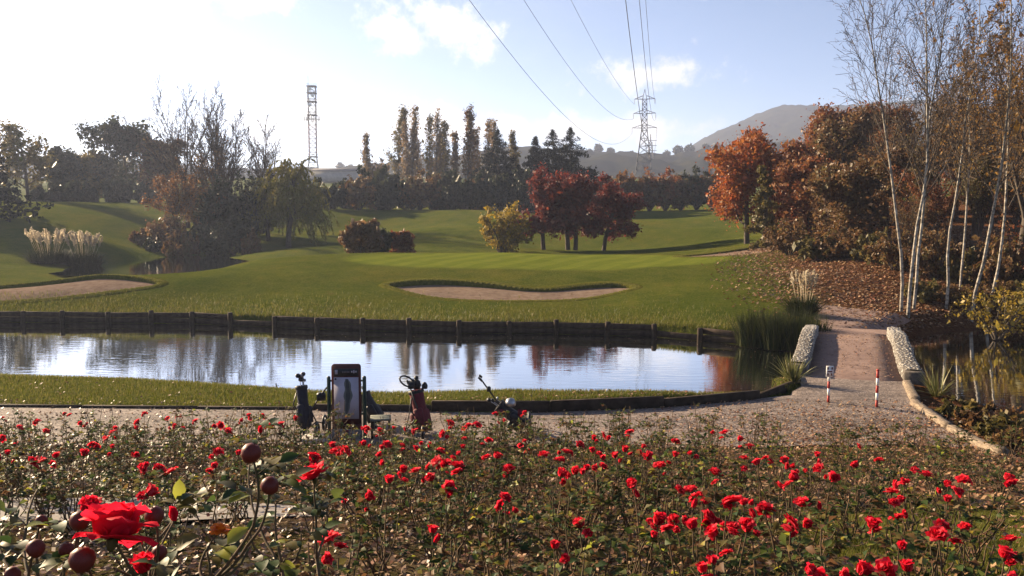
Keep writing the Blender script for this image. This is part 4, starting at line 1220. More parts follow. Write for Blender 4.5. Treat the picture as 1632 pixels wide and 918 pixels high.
# ------------------------------------------------------------------ lattice mast, pylon, wires, hills
def lattice(mb, w0, w1, z0, z1, n, r, rb):
    zz = np.linspace(0, 1, n + 1)
    W = lambda t: (w0 + (w1 - w0) * t) / 2
    cs = [(-1, -1), (1, -1), (1, 1), (-1, 1)]
    for t0, t1 in zip(zz[:-1], zz[1:]):
        a, b_ = W(t0), W(t1); za, zb = z0 + (z1 - z0) * t0, z0 + (z1 - z0) * t1
        for i in range(4):
            c, d = cs[i], cs[(i + 1) % 4]
            mb.bar((c[0] * a, c[1] * a, za), (c[0] * b_, c[1] * b_, zb), r)
            mb.bar((c[0] * a, c[1] * a, za), (d[0] * b_, d[1] * b_, zb), rb)
            mb.bar((d[0] * a, d[1] * a, za), (c[0] * b_, c[1] * b_, zb), rb)
            mb.bar((c[0] * b_, c[1] * b_, zb), (d[0] * b_, d[1] * b_, zb), rb)


X, Y, Z = base_at(499.5, 360)
top = at(499, 137, Y).z - Z
ppm = F / Y
root = thing('lattice_mast', 'tall lattice telecom mast with antennas, above the willow', 'mast', (X, Y, Z), .12)
w = 12 / ppm
zk = at(499, 250, Y).z - Z
mb = MB(); lattice(mb, w * 1.6, w * .95, 0, zk, 4, .13, .07); mb.build('base_section', M['steel'], root)
mb = MB(); lattice(mb, w * .95, w * .95, zk, top - 16, 7, .13, .06); mb.build('shaft', M['mast_red'], root)
mb = MB(); lattice(mb, w * .95, w, top - 16, top, 6, .14, .07); mb.build('top_section', M['steel'], root)
for z in (top - .2, top - 3, top - 6.5, top - 12, zk):
    mb = MB(); h_ = w * .62
    for a, b_ in (((-h_, -h_), (h_, -h_)), ((h_, -h_), (h_, h_)), ((h_, h_), (-h_, h_)), ((-h_, h_), (-h_, -h_))):
        mb.bar((*a, z), (*b_, z), .16); mb.bar((*a, z + 1), (*b_, z + 1), .05)
    mb.box((0, 0, z), (h_ * 2, h_ * 2, .12)); mb.build('platform', M['steel'], root)
zz = at(499, 190, Y).z - Z
mb = MB(); mb.bar((-3.2, 0, zz), (3.2, 0, zz), .12); mb.bar((0, -3, zz), (0, 3, zz), .12); mb.build('antenna_arm', M['steel'], root)
for x_, y_ in ((-3.1, 0), (-2.3, 0), (3.1, 0), (2.4, 0), (0, -3), (0, 3), (-1.7, -1.7), (1.7, -1.7)):
    MB().box((x_, y_, zz + .3), (.32, .25, 2.2), bev=.04).build('antenna', M['white_paint'] if abs(x_) > 3 else M['grey_metal'], root)
for s_, z in ((-1, top - 1.6), (1, top - 4.2), (-1, top - 8)):
    Mx = Matrix.Translation((s_ * .6, -w * .62, z)) @ Matrix.Rotation(math.pi / 2, 4, 'X')
    MB().lathe([(0, -.15), (.5, -.02), (.72, .25), (.72, .45), (0, .45)], 12, Mx).build('dish', M['white_paint'], root, True)
MB().tube([(-w * .45, 0, top), (-w * .45, 0, top + 4.2)], .07, 5).build('rod', M['steel'], root)

X, Y, Z = base_at(1026, 330)
root = thing('electricity_pylon', 'tall steel pylon with three crossarms carrying the wires', 'pylon', (X, Y, Z), -.18)
top = at(1026, 142, Y).z - Z
zt = lambda py: at(1026, py, Y).z - Z
mb = MB(); lattice(mb, 6.6, 2.2, 0, zt(208), 6, .14, .075); lattice(mb, 2.2, 1.6, zt(208), zt(158), 6, .11, .065)
for c in ((-1, -1), (1, -1), (1, 1), (-1, 1)): mb.bar((c[0] * .8, c[1] * .8, zt(158)), (0, 0, top), .09)
mb.build('body', M['steel'], root)
tips = []
for py, hw in ((158, 3.9), (181, 4.2), (204, 4.7)):
    z = zt(py)
    arm = MB()
    for s_ in (-1, 1):
        for yy in (-.7, .7):
            arm.bar((s_ * .7, yy, z), (s_ * hw, 0, z + .1), .085); arm.bar((s_ * .7, yy, z + 1.3), (s_ * hw, 0, z + .1), .07)
        for q in (.35, .65):
            arm.bar((s_ * (.7 + (hw - .7) * q), -.4 * (1 - q), z), (s_ * (.7 + (hw - .7) * q), -.4 * (1 - q), z + 1.3 * (1 - q)), .05)
    ao = arm.build('crossarm', M['steel'], root)
    for s_ in (-1, 1):
        ins = MB().lathe([(0, 0), (.06, 0)] + [(.17 if i % 2 else .06, -.12 * i) for i in range(1, 17)] + [(0, -2.0)], 6, Matrix.Translation((s_ * hw, 0, z + .1)))
        ins.build('insulator', M['grey_metal'], ao)
        c_, sn = math.cos(-.18), math.sin(-.18)
        tips.append((s_, py, Vector((X + s_ * hw * c_, Y + s_ * hw * sn, Z + z - 1.9))))
cross = {(-1, 204): (748, 82), (-1, 181): (835, 109), (-1, 158): (910, 148), (1, 204): (997, 72), (1, 181): (1019, 106), (1, 158): (1029, 148)}
wl = {(-1, 204): 'lowest wire of the left set, farthest left at the top edge', (-1, 181): 'middle wire of the left set hanging from the pylon', (-1, 158): 'highest wire of the left set hanging from the pylon',
      (1, 204): 'near-vertical wire leftmost of the right set', (1, 181): 'near-vertical wire in the middle of the right set', (1, 158): 'near-vertical wire rightmost of the right set'}
for s_, py, tp in tips:
    px, d = cross[(s_, py)]
    q = at(px, 0, d)                    # where it leaves the picture at the top
    # parabola in the vertical plane through both points, low point mid-span
    dirx = (tp.x - q.x) / (tp.y - q.y)
    d0 = 160.0
    bq = (tp.z - q.z) / ((tp.y - d0) ** 2 - (q.y - d0) ** 2)
    yy = np.linspace(-12, tp.y, 60)
    zz = tp.z - bq * ((tp.y - d0) ** 2 - (yy - d0) ** 2)
    pts = np.column_stack([tp.x - dirx * (tp.y - yy), yy, zz])
    o = MB().tube(pts, np.interp(yy, [60, 330], [.032, .05]), 4, False).build('power_wire', M['wire'], None)
    setup(o, wl[(s_, py)] + '', 'wire', 'power wires')
# small pylon on the next ridge
X, Y, Z = base_at(1036, 560)
root = thing('distant_pylon', 'small faint pylon behind the tall one, slightly right', 'pylon', (X, Y, Z))
tz = at(1036, 214, Y).z - Z
mb = MB(); lattice(mb, 6, 1.6, 0, tz * .85, 8, .16, .1); mb.bar((0, 0, tz * .85), (0, 0, tz), .3); mb.build('body', M['steel'], root)
for q in (.68, .78, .88):
    MB().bar((-4, 0, tz * q), (4, 0, tz * q), .18).build('crossarm', M['steel'], root)


# hills: wooded ridges, their crowns modelled as fine relief
def vnoise(x, y, seed):
    rg = np.random.default_rng(seed); g = rg.random((128, 128))
    xi, yi = np.floor(x).astype(int), np.floor(y).astype(int); fx, fy = x - xi, y - yi
    fx, fy = fx * fx * (3 - 2 * fx), fy * fy * (3 - 2 * fy)
    a = g[xi % 128, yi % 128]; b_ = g[(xi + 1) % 128, yi % 128]; c = g[xi % 128, (yi + 1) % 128]; d = g[(xi + 1) % 128, (yi + 1) % 128]
    return (a * (1 - fx) + b_ * fx) * (1 - fy) + (c * (1 - fx) + d * fx) * fy


M['hill'] = leaf_mat('hill_wood', [(.03, .035, .015), (.05, .045, .02), (.07, .05, .025)], 0.0)
m, nt, b = mat('hill_wood_surface')
nt.links.new(ramp(nt, noise(nt, .05, 6, .7), [(.3, (.010, .013, .006)), (.55, (.020, .020, .009)), (.75, (.035, .028, .013))]), b.inputs['Base Color'])
b.inputs['Roughness'].default_value = 1.0
b.inputs['Specular IOR Level'].default_value = 0
M['hill'] = m


def ridge(name, dist, depth, crest, seed, bumpy, step, base=14, lo=-900, hi=2600):
    """crest: (px, py) points of the skyline at forward distance dist"""
    px = np.arange(lo, hi, step); cr = np.interp(px, *np.array(crest, float).T)
    X0 = (px - 816) / F * dist
    zc = CAM_Z + (348 - cr) / F * dist
    T = np.concatenate([np.linspace(0, 1, 46), [1.15, 1.5, 2.0]])
    rows = []
    for t in T:
        prof = math.sin(min(t, 1) * math.pi / 2) ** .9 if t <= 1 else math.cos(min((t - 1) * 1.4, 1.5))
        y = dist + (t - 1) * depth
        z = base + (zc - base) * prof
        n = vnoise(X0 / (bumpy * 2.2) + seed, np.full_like(X0, y / (bumpy * 2.2)), seed) + .5 * vnoise(X0 / bumpy, np.full_like(X0, y / bumpy + 5), seed + 1)
        rel = (vnoise(X0 / 90, np.full_like(X0, y / 90), seed + 2) - .5) * 22 * math.sin(min(t, 1) * math.pi) * dist / 1200
        rows.append(np.column_stack([X0 * y / dist if False else X0, np.full_like(X0, y), z + (n - .75) * bumpy * 1.0 + rel]))
    V = np.concatenate(rows); k = len(px)
    i0 = (np.arange(len(T) - 1)[:, None] * k + np.arange(k - 1)[None]).ravel()
    setup(link(name, npmesh(name, V, [np.stack([i0, i0 + 1, i0 + k + 1, i0 + k], -1)], True), M['hill']), kind='structure')


ridge('mountain', 1350, 500, [(-900, 330), (900, 320), (1040, 262), (1088, 243), (1120, 222), (1150, 208), (1180, 194), (1210, 184), (1228, 177), (1250, 178), (1290, 180), (1360, 172), (1440, 168), (1520, 185), (1700, 150), (2000, 200), (2600, 260)], 3, 7, 4)
ridge('wooded_ridge', 720, 250, [(-900, 262), (-200, 258), (0, 262), (90, 256), (230, 262), (420, 275), (500, 272), (575, 272), (700, 262), (900, 248), (960, 243), (1010, 250), (1060, 250), (1120, 243), (1170, 236), (1300, 230), (1500, 225), (2000, 230), (2600, 250)], 7, 6, 5, 22)
# single trees on the ridge's skyline
for i, px in enumerate([938, 952, 972, 1004, 1060, 1078, 1096, 1122, 1140, 545, 560, 90]):
    zt_ = np.interp(px, [90, 545, 560, 900, 960, 1010, 1060, 1120, 1170], [256, 272, 272, 248, 243, 250, 250, 243, 236])
    X_, Y_ = (px - 816) / F * 715, 715
    zb = CAM_Z + (348 - zt_) / F * 715 - 5
    rg = np.random.default_rng(900 + i)
    root = thing('skyline_tree', f'tiny hazy tree on the wooded ridge skyline, {["fourth", "fifth", "sixth", "seventh", "eighth", "ninth", "tenth", "eleventh", "twelfth", "second", "third", "first"][i]} from left', 'tree', (X_, Y_, zb), group='trees on the ridge skyline')
    h = rg.uniform(8, 13)
    MB().tube([(0, 0, 0), (0, 0, h * .7)], .35, 5).build('trunk', M['bark'], root)
    C = rg.normal(0, 1, (700, 3)); C = nrm(C) * (rg.random((700, 1)) ** .4) * np.array([h * .34, h * .34, h * .33]) + np.array([0, 0, h * .66])
    C += rg.normal(0, .4, C.shape)
    Lf = leaves(rg, C, .55, .6); link('crown', npmesh('crown', Lf[0], [Lf[1]]), LM['dark_green'], root)
# long low building on the rise behind the willow
X, Y, Z = base_at(538, 300)
zt_ = at(538, 268, Y).z
root = thing('long_building', 'long low grey building on the rise right of the lattice mast', 'building', (X, Y, Z))
hb = zt_ - Z
MB().box((0, 0, hb * .36), (17, 9, hb * .72)).build('wall', rough_mat('render_wall', (.20, .19, .19), (.28, .27, .26), 1, bs=0), root)
mb = MB(); mb.add([(-9, -5, hb * .72), (9, -5, hb * .72), (9, 5, hb * .72), (-9, 5, hb * .72), (-8, 0, hb), (8, 0, hb)], [(0, 1, 5, 4), (2, 3, 4, 5), (3, 2, 1, 0)], [(1, 2, 5), (3, 0, 4)])
mb.build('roof', rough_mat('roof_grey', (.07, .065, .07), (.12, .11, .11), 1, bs=0), root)

# ------------------------------------------------------------------ haze: the autumn air between here and the hills
zlo, zhi = -2.4, 215.0
V = [(x_, y_, z_) for z_ in (zlo, zhi) for x_, y_ in ((-2600, -170), (2600, -170), (2600, 2600), (-2600, 2600))]
hz = link('haze', npmesh('haze', V, [np.array([(3, 2, 1, 0), (4, 5, 6, 7), (0, 1, 5, 4), (1, 2, 6, 5), (2, 3, 7, 6), (3, 0, 4, 7)])]))
hm = bpy.data.materials.new('haze'); hm.use_nodes = True
nt = hm.node_tree; nt.nodes.clear()
pv = node(nt, 'ShaderNodeVolumePrincipled', ins={'Color': (.60, .70, 1.0, 1), 'Density': .00038, 'Anisotropy': .35})
out = nt.nodes.new('ShaderNodeOutputMaterial'); nt.links.new(pv.outputs[0], out.inputs['Volume'])
hz.data.materials.append(hm)
setup(hz, kind='stuff')
# ------------------------------------------------------------------ marker posts, stakes
def marker(px, py, hpx, label, board):
    d = 17.8
    for _ in range(4):
        p = at(px, py, d); d += (p.z - H1(p.x, p.y)) * 4
    h = hpx / F * d
    root = thing('marker_post', label, 'marker post', (p.x, p.y, H1(p.x, p.y) + .02), group='red and white marker posts')
    n = 5
    for i in range(n):
        a, b_ = h * i / n, h * (i + 1) / n
        MB().tube([(0, 0, a), (0, 0, b_)], .027, 10).build('band', M['red_paint'] if i % 2 == 0 else M['white_paint'], root, False)
    if board:
        bo = MB().box((0, -.035, h - .09), (.15, .014, .24)).build('sign_plate', M['white_paint'], root)
        m_ = MB()
        m_.box((-.045, -.046, h - .02), (.03, .006, .05)); m_.box((.045, -.046, h - .02), (.03, .006, .05)); m_.box((0, -.046, h - .09), (.1, .006, .025)); m_.box((-.04, -.046, h - .15), (.025, .006, .05)); m_.box((.04, -.046, h - .15), (.025, .006, .05))
        m_.build('mark', M['maroon'], bo)
    else:
        MB().tube([(0, 0, h), (0, 0, h + .03)], .03, 10).build('cap', M['red_paint'], root)


marker(1320, 643, 58, 'red and white banded post with small white plate, before the bridge', True)
marker(1397, 651, 60, 'plain red and white banded post before the right of the bridge', False)
for i, (px, py, hp, y, lab) in enumerate([(443, 613, 22, 20.6, 'thin leaning stake on the bank at left, above the golf trolleys'), (866, 636, 22, 19.4, 'thin dark stake on the bank right of the third trolley'), (820, 634, 17, 19.5, 'thin stake in the water edge, left of the darker one'), (727, 632, 13, 19.6, 'short thin stake at the water edge right of the maroon bag'), (607, 632, 16, 19.7, 'short stake at the water edge just right of the info board')]):
    p = at(px, py, y); h = hp / F * y
    o = MB().tube([(0, 0, -.25), (-.02, 0, h * .5), (-.05 if i == 0 else .01, 0, h)], .014, 6).tube([(-.04, 0, h * .8), (.02, 0, h * .83)], .007, 4).build('stake', M['wood_dark'], None)
    o.location = (p.x, p.y, max(H1(p.x, p.y), 0)); setup(o, lab, 'stake', 'stakes on the near bank')

# ------------------------------------------------------------------ info board
X, Y, Z = base_at(553.5, 14.6)
root = thing('info_board', 'course info board with pale map panel between two dark green posts', 'sign', (X, Y, Z), .03)
u = Y / F
zp = lambda py: at(553, py, Y).z - Z
bw, b0, b1 = 47 * u, zp(694), zp(580)
for s_ in (-1, 1):
    po = MB().lathe([(0, -.2), (.033, -.2), (.033, zp(602)), (.026, zp(600)), (0, zp(599.5))], 12, Matrix.Translation((s_ * (bw / 2 + .055), .02, 0))).build('post', M['dark_green'], root, False)
    mbk = MB()
    for z in (zp(607), zp(660)): mbk.box((s_ * (bw / 2 + .02), .02, z), (.06, .03, .03))
    mbk.build('bracket', M['dark_green'], po)
M['frame_brown'] = rough_mat('frame_brown', (.055, .012, .012), (.09, .022, .02), 10, rough=.5, bs=0)
M['panel'] = rough_mat('panel', (.33, .30, .36), (.43, .40, .46), 4, rough=.35, bs=0)
n_ = 6; r_ = .05
arc = [(bw / 2 - r_ + r_ * math.sin(t), b1 - r_ + r_ * math.cos(t)) for t in np.linspace(0, math.pi / 2, n_)]
out2 = [(-x_, z_) for x_, z_ in arc[::-1]] + arc + [(bw / 2, b0), (-bw / 2, b0)]
V = [(x_, -.022, z_) for x_, z_ in out2] + [(x_, .022, z_) for x_, z_ in out2]
k = len(out2)
MB().add(V, [(i, (i + 1) % k, k + (i + 1) % k, k + i) for i in range(k)], [(0, i + 1, i) for i in range(1, k - 1)] + [(k, k + i, k + i + 1) for i in range(1, k - 1)]).build('frame', M['frame_brown'], root)
hd = MB().box((0, -.025, (zp(587) + zp(599)) / 2), (bw * .84, .006, zp(587) - zp(599))).build('header', M['black'], root)
g = MB(); g.box((-bw * .33, -.030, zp(592.5)), (.045, .004, .075)); g.build('number_plate', M['panel'], hd)
g = MB()
for q in (-.035, 0, .035): g.box((bw * .27 + q, -.030, zp(592)), (.022, .004, .05 - abs(q) * .6))
g.build('emblem', M['panel'], hd)
g = MB()
for q in range(5): g.box((-.055 + q * .026, -.030, zp(592.5)), (.018, .004, .026))
g.build('lettering', rough_mat('faded_letters', (.10, .09, .10), (.14, .12, .14), 9, bs=0), hd)
pn_ = MB().box((0, -.0255, (zp(601) + zp(667)) / 2), (bw * .84, .007, zp(601) - zp(667))).build('map_panel', M['panel'], root)
# the hole on the map: long wavy fairway with lighter green and dark trees
M['map_green'] = rough_mat('map_green', (.085, .10, .105), (.15, .17, .165), 12, rough=.4, bs=0)
M['map_dark'] = rough_mat('map_dark', (.035, .045, .055), (.06, .075, .08), 14, rough=.4, bs=0)
for nm, wd, dy, mm in (('map_rough', .085, -.0305, 'map_green'), ('map_fairway', .045, -.0325, 'map_dark')):
    tz = np.linspace(zp(603.5), zp(662), 26); t = np.linspace(0, 1, 26)
    cxx = .02 * np.sin(t * 4.2) + .012; ww = wd * (1 - .45 * t) * (1 + .18 * np.sin(t * 17)) * np.sqrt(np.clip(np.sin(np.pi * np.clip(t, .02, .98)), .1, 1))
    V = np.concatenate([np.column_stack([cxx - ww, np.full(26, dy), tz]), np.column_stack([cxx + ww, np.full(26, dy), tz])])
    MB().add(V, [(i, i + 1, 26 + i + 1, 26 + i) for i in range(25)]).build(nm, M[mm], pn_)
MB().box((-bw * .36, -.031, zp(603.5)), (.03, .004, .03)).build('map_symbol', M['black'], pn_)
MB().box((0, -.03, zp(678)), (bw * .98, .03, .045)).build('ledge', M['frame_brown'], root)
lt = MB()
for r in range(2):
    for q in range(4): lt.box((-.045 + q * .024, -.05, zp(685 + 5 * r)), (.016, .006, .028))
stn = MB().box((0, .0, zp(700)), (bw * 1.02, .13, zp(683) - zp(717)), bev=.02).build('plinth', rough_mat('plinth_stone', (.12, .11, .105), (.24, .22, .21), 14, bs=.7, bd=.03), root)
o = lt.build('lettering', M['red_paint'], stn); o.location = (0, -.022, 0)
# flat stone slab at the board's foot
X, Y, Z = base_at(505, 14.35)
o = MB().box((0, 0, .05), (.50, .42, .12), .1, bev=.03).build('stone_slab', M['stone'], None, False); o.location = (X, Y, Z); setup(o, 'flat pale stone slab left of the info board foot', 'stone')


# ------------------------------------------------------------------ golf bags on trolleys
def wheel(root, c, r, w, ax='X', name='wheel'):
    rot = Matrix.Rotation(math.pi / 2, 4, 'Y') if ax == 'X' else Matrix.Rotation(math.pi / 2, 4, 'X')
    Mx = Matrix.Translation(c) @ rot
    hub = MB()
    hub.lathe([(0, -w * .6), (r * .16, -w * .6), (r * .16, w * .6), (0, w * .6)], 10, Mx)
    for a in range(5):
        t = a / 5 * 6.283; d = Mx.to_3x3() @ Vector((math.cos(t), math.sin(t), 0))
        cc = Vector(c); hub.bar(cc + d * r * .1, cc + d * r * .82, .008)
    wo_ = hub.build(name, M['grey_metal'], root)
    ty = [(r * .80, -w * .4), (r * .92, -w * .5), (r, -w * .25), (r, w * .25), (r * .92, w * .5), (r * .80, w * .4), (r * .80, -w * .4)]
    MB().lathe(ty, 20, Mx).build('tyre', M['black'], wo_, True)


def golf_bag(root, base, topv, r, matl, clubs, seed):
    """bag from base to top with pockets, collar and club heads"""
    rg = np.random.default_rng(seed)
    base, topv = Vector(base), Vector(topv); ax = (topv - base); L = ax.length
    Mx = Matrix.Translation(base) @ ax.to_track_quat('Z', 'Y').to_matrix().to_4x4()
    body = MB().lathe([(0, 0), (r * .95, 0), (r * 1.05, L * .05), (r * 1.02, L * .35), (r * .88, L * .62), (r * .92, L * .80), (r * .98, L * .97), (r * .80, L), (r * .78, L * .93), (0, L * .93)], 14, Mx).build('bag', matl, root, True)
    col_ = MB().lathe([(r * 1.0, L * .93), (r * 1.07, L * .94), (r * 1.07, L * 1.0), (r * .98, L * 1.01)], 14, Mx).build('collar', M['black'], body)
    pk = MB()
    for a, z0, z1, dep in ((-1.57, .08, .46, .07), (0.2, .08, .58, .055), (3.0, .1, .5, .055)):
        d = Mx.to_3x3() @ Vector((math.cos(a), math.sin(a), 0)); c = base + d * (r * .95) + ax * ((z0 + z1) / 2)
        ux = Mx.to_3x3() @ Vector((-math.sin(a), math.cos(a), 0))
        R3 = Matrix((ux, d, ax.normalized())).transposed()
        pk.box(c, (r * 1.15, dep * 2, (z1 - z0) * L), M=R3, bev=.025)
    pk.build('pocket', matl, body)
    s0 = Mx @ Vector((r * .95, -r * .3, L * .86)); s1 = Mx @ Vector((r * 1.0, -r * .3, L * .38)); s2 = Mx @ Vector((r * 1.75, -r * .5, L * .60))
    MB().tube([s0, s0 * .35 + s2 * .65, s2, s2 * .6 + s1 * .4, s1], .013, 5).build('strap', M['black'], body)
    for i in range(clubs):
        a = rg.random() * 6.28; q = r * .55 * math.sqrt(rg.random())
        p0 = Mx @ Vector((math.cos(a) * q, math.sin(a) * q, L * .75)); p1 = Mx @ Vector((math.cos(a) * q * 1.4, math.sin(a) * q * 1.4, L + rg.uniform(.07, .22)))
        c = MB().bar(p0, p1, .007, 5)
        cl = c.build('club', M['grey_metal'], root)
        hd_ = MB(); d = Vector((rg.normal(), rg.normal(), .1)).normalized()
        if i % 2 == 0:
            hd_.lathe([(0, -.05), (.028, -.045), (.042, -.01), (.036, .03), (0, .05)], 8, Matrix.Translation(p1 + d * .03) @ d.to_track_quat('Z', 'Y').to_matrix().to_4x4())
        else:
            hd_.box(p1 + d * .025, (.03, .085, .05), rg.random() * 3, bev=.006)
        hd_.build('club_head', M['black'] if i % 2 == 0 else M['grey_metal'], cl)
    return body


# left trolley: upright navy bag
X, Y, Z = base_at(485, 15.0)
root = thing('golf_trolley', 'dark navy golf bag on a trolley left of the info board', 'golf trolley', (X, Y, Z), group='golf trolleys by the path')
golf_bag(root, (.03, 0, .14), (-.05, .05, .88), .105, M['navy'], 7, 3)
fr = MB(); fr.tube([(.05, -.10, .12), (.14, -.04, .45), (.30, 0, .72), (.43, .02, .88)], .014, 7); fr.tube([(.05, 0, .10), (.22, .0, .24), (.30, -.28, .15)], .013, 6); fr.tube([(.22, 0, .24), (.30, .28, .15)], .013, 6); fr.tube([(.14, -.04, .45), (.22, 0, .24)], .012, 6)
fr.build('frame', M['black'], root)
MB().tube([(.40, .02, .84), (.46, -.05, .90), (.47, .0, .93), (.44, .07, .90)], .018, 8).build('handle', M['black'], root)
MB().box((.31, .02, .70), (.16, .12, .14), .2, bev=.03).build('console', M['black'], root)
wheel(root, (.30, -.31, .15), .15, .05); wheel(root, (.30, .31, .15), .15, .05); wheel(root, (.02, -.06, .08), .08, .04)
# second trolley behind the board: only its dark bag and wheel show
X, Y, Z = base_at(592, 15.6)
root = thing('golf_trolley', 'black golf bag on a low trolley half behind the info board', 'golf trolley', (X, Y, Z), group='golf trolleys by the path')
golf_bag(root, (.14, 0, .14), (-.16, .08, .62), .13, M['black'], 3, 4)
fr = MB(); fr.tube([(.16, -.06, .12), (.0, -.10, .4), (-.22, 0, .66)], .013, 6); fr.tube([(.1, -.25, .13), (.1, .25, .13)], .012, 6); fr.build('frame', M['black'], root)
wheel(root, (.10, -.27, .13), .13, .05); wheel(root, (.10, .27, .13), .13, .05)
# litter-box bench beside it
X, Y, Z = base_at(607, 14.7)
root = thing('plank_bench', 'small grey-green plank bench right of the info board', 'bench', (X, Y, Z), .15)
for i in range(3): MB().box((0, -.12 + .12 * i, .37), (.36, .105, .035), bev=.006).build('seat_plank', rough_mat('plank_grey', (.10, .11, .09), (.17, .18, .15), 12), root)
for s_ in (-1, 1):
    MB().box((s_ * .15, 0, .175), (.04, .30, .355), bev=.006).build('leg', M['wood_dark'], root)
# maroon bag leaning on its trolley
X, Y, Z = base_at(668, 14.9)
root = thing('golf_trolley', 'maroon golf bag leaning on a trolley with looped handle', 'golf trolley', (X, Y, Z), group='golf trolleys by the path')
golf_bag(root, (.10, 0, .10), (-.06, .06, .82), .135, M['maroon'], 5, 5)
fr = MB(); fr.tube([(.14, -.15, .10), (-.02, -.12, .55), (-.14, -.06, .88)], .014, 7); fr.tube([(.0, -.05, .4), (-.24, .0, .10)], .011, 6); fr.tube([(.1, -.24, .11), (.1, .26, .11)], .012, 6); fr.tube([(-.24, 0, .1), (-.12, -.05, .62)], .009, 6)
fr.build('frame', M['black'], root)
t = np.linspace(0, 6.283, 21)
loop = np.column_stack([-.20 + .125 * np.cos(t), -.06 + .05 * np.sin(t), 1.0 + .075 * np.sin(t) - .05 * np.cos(t)])
MB().tube(loop, .016, 7, False).build('handle', M['black'], root, True)
hm_ = MB(); hm_.tube([(-.14, -.06, .88), (-.20, -.06, 1.02)], .02, 7); hm_.box((-.13, -.05, .93), (.10, .09, .12), .3, bev=.02); hm_.box((-.03, .02, .93), (.11, .1, .16), .5, bev=.03)
hm_.build('console', M['black'], root)
MB().lathe([(0, 0), (.05, .0), (.055, .06), (.03, .11), (0, .12)], 9, Matrix.Translation((.10, .05, .85))).build('headcover', M['black'], root, True)
wheel(root, (.10, -.27, .13), .13, .05); wheel(root, (.10, .28, .13), .13, .05); wheel(root, (-.24, 0, .08), .08, .04)
# right trolley: long shaft up to the left, bag low
X, Y, Z = base_at(812, 15.1)
root = thing('golf_trolley', 'grey and black golf trolley with raised shaft, right of the maroon bag', 'golf trolley', (X, Y, Z), group='golf trolleys by the path')
golf_bag(root, (.28, .02, .16), (-.20, .02, .52), .12, M['black'], 3, 6)
MB().tube([(.1, -.05, .22), (-.20, -.08, .58), (-.40, -.08, .86), (-.52, -.08, 1.03)], .014, 7).tube([(.25, -.05, .16), (.34, -.24, .16)], .012, 6).tube([(.25, .05, .16), (.34, .26, .16)], .012, 6).tube([(.0, -.05, .34), (.02, -.05, .10)], .012, 6).build('frame', M['black'], root)
MB().tube([(-.49, -.08, .98), (-.55, -.12, 1.05), (-.53, -.08, 1.08), (-.50, -.02, 1.04)], .02, 8).build('handle', M['black'], root)
MB().box((-.37, -.09, .84), (.07, .06, .09), .4, bev=.015).build('console', M['black'], root)
MB().lathe([(0, 0), (.09, 0), (.10, .05), (.07, .12), (0, .14)], 10, Matrix.Translation((.02, -.05, .53))).build('hood', M['grey_metal'], root, True)
for s_ in (-1, 1):
    MB().box((s_ * .17 + .02, -.10, .40), (.09, .06, .15), bev=.02).build('pocket', M['maroon'], root)
wheel(root, (.36, -.27, .17), .17, .055); wheel(root, (.36, .29, .17), .17, .055); wheel(root, (.02, -.05, .09), .09, .04)

# ------------------------------------------------------------------ grass, fallen leaves
def scatter(rg, n, f, xr, yr):
    x_ = rg.uniform(*xr, n); y_ = rg.uniform(*yr, n)
    k = rg.random(n) < f(x_, y_)
    return x_[k], y_[k]


def grass_mesh(rg, x_, y_, h, w):
    n = len(x_); z_ = HL(x_, y_)
    a = rg.random(n) * 6.283; l = h * rg.uniform(.5, 1.3, n)
    tip = np.column_stack([x_ + np.cos(a) * l * rg.uniform(.1, .8, n), y_ + np.sin(a) * l * rg.uniform(.1, .8, n), z_ + l])
    s = np.column_stack([-np.sin(a), np.cos(a), a * 0]) * w
    P = np.column_stack([x_, y_, z_ - .015])
    return np.stack([P - s, P + s, tip], 1).reshape(-1, 3), np.arange(3 * n).reshape(-1, 3)


rg = np.random.default_rng(31)
LM['grass'] = leaf_mat('leaf_grass', [(.07, .085, .010), (.11, .125, .016), (.16, .15, .03), (.20, .17, .055)], .4, spec=.1)
pe = np.array(EDGE)


def strip_mask(x_, y_):
    e = np.interp(x_, pe[:, 0], pe[:, 1]) + .18
    s = np.interp(x_, [-30, -13.6, -9, -5.6, -3.5, -2, 1.2, 4.1, 6, 7], [26.5, 22.9, 22.2, 21.2, 20.4, 20.1, 19.9, 19.9, 20.3, 21.2]) + .05
    return ((y_ > e) & (y_ < s)) * 1.0


gx_, gy_ = scatter(rg, 150000, strip_mask, (-17, 7.1), (16.7, 23.5))
V1, T1 = grass_mesh(rg, gx_, gy_, .06, .007)
wp_ = np.array(FAR_SHORE)


def bank_mask(x_, y_):
    t = y_ - np.interp(x_, wp_[:, 0], wp_[:, 1]) - .28
    return (t > 0) * np.exp(-t / 1.1)


gx_, gy_ = scatter(rg, 160000, bank_mask, (-26, 8.4), (30.3, 40))
V2, T2 = grass_mesh(rg, gx_, gy_, .13, .012)
bx_, by_ = [], []
for P in BUNKERS.values():
    i = rg.integers(0, len(P), 6500); q = P[i] + rg.normal(0, .05, (6500, 2)); c = P.mean(0)
    q = c + (q - c) * (1 + np.abs(rg.normal(0, .02, (6500, 1))) + .008)
    bx_.append(q[:, 0]); by_.append(q[:, 1])
V3, T3 = grass_mesh(rg, np.concatenate(bx_), np.concatenate(by_), .055, .010)
patch = lambda x_, y_: (((x_ - 4.1) / 1.9) ** 2 + ((y_ - 6.9) / 1.4) ** 2 < 1 + .3 * np.sin(x_ * 5)) * 1.0
gx_, gy_ = scatter(rg, 90000, patch, (2, 6.5), (5.3, 8.8))
V4, T4 = grass_mesh(rg, gx_, gy_, .05, .004)
V = np.concatenate([V1, V2, V3, V4]); n1, n2, n3 = len(V1), len(V2), len(V3)
o = link('grass', npmesh('grass', V, [np.concatenate([T1, T2 + n1, T3 + n1 + n2, T4 + n1 + n2 + n3])]), LM['grass'])
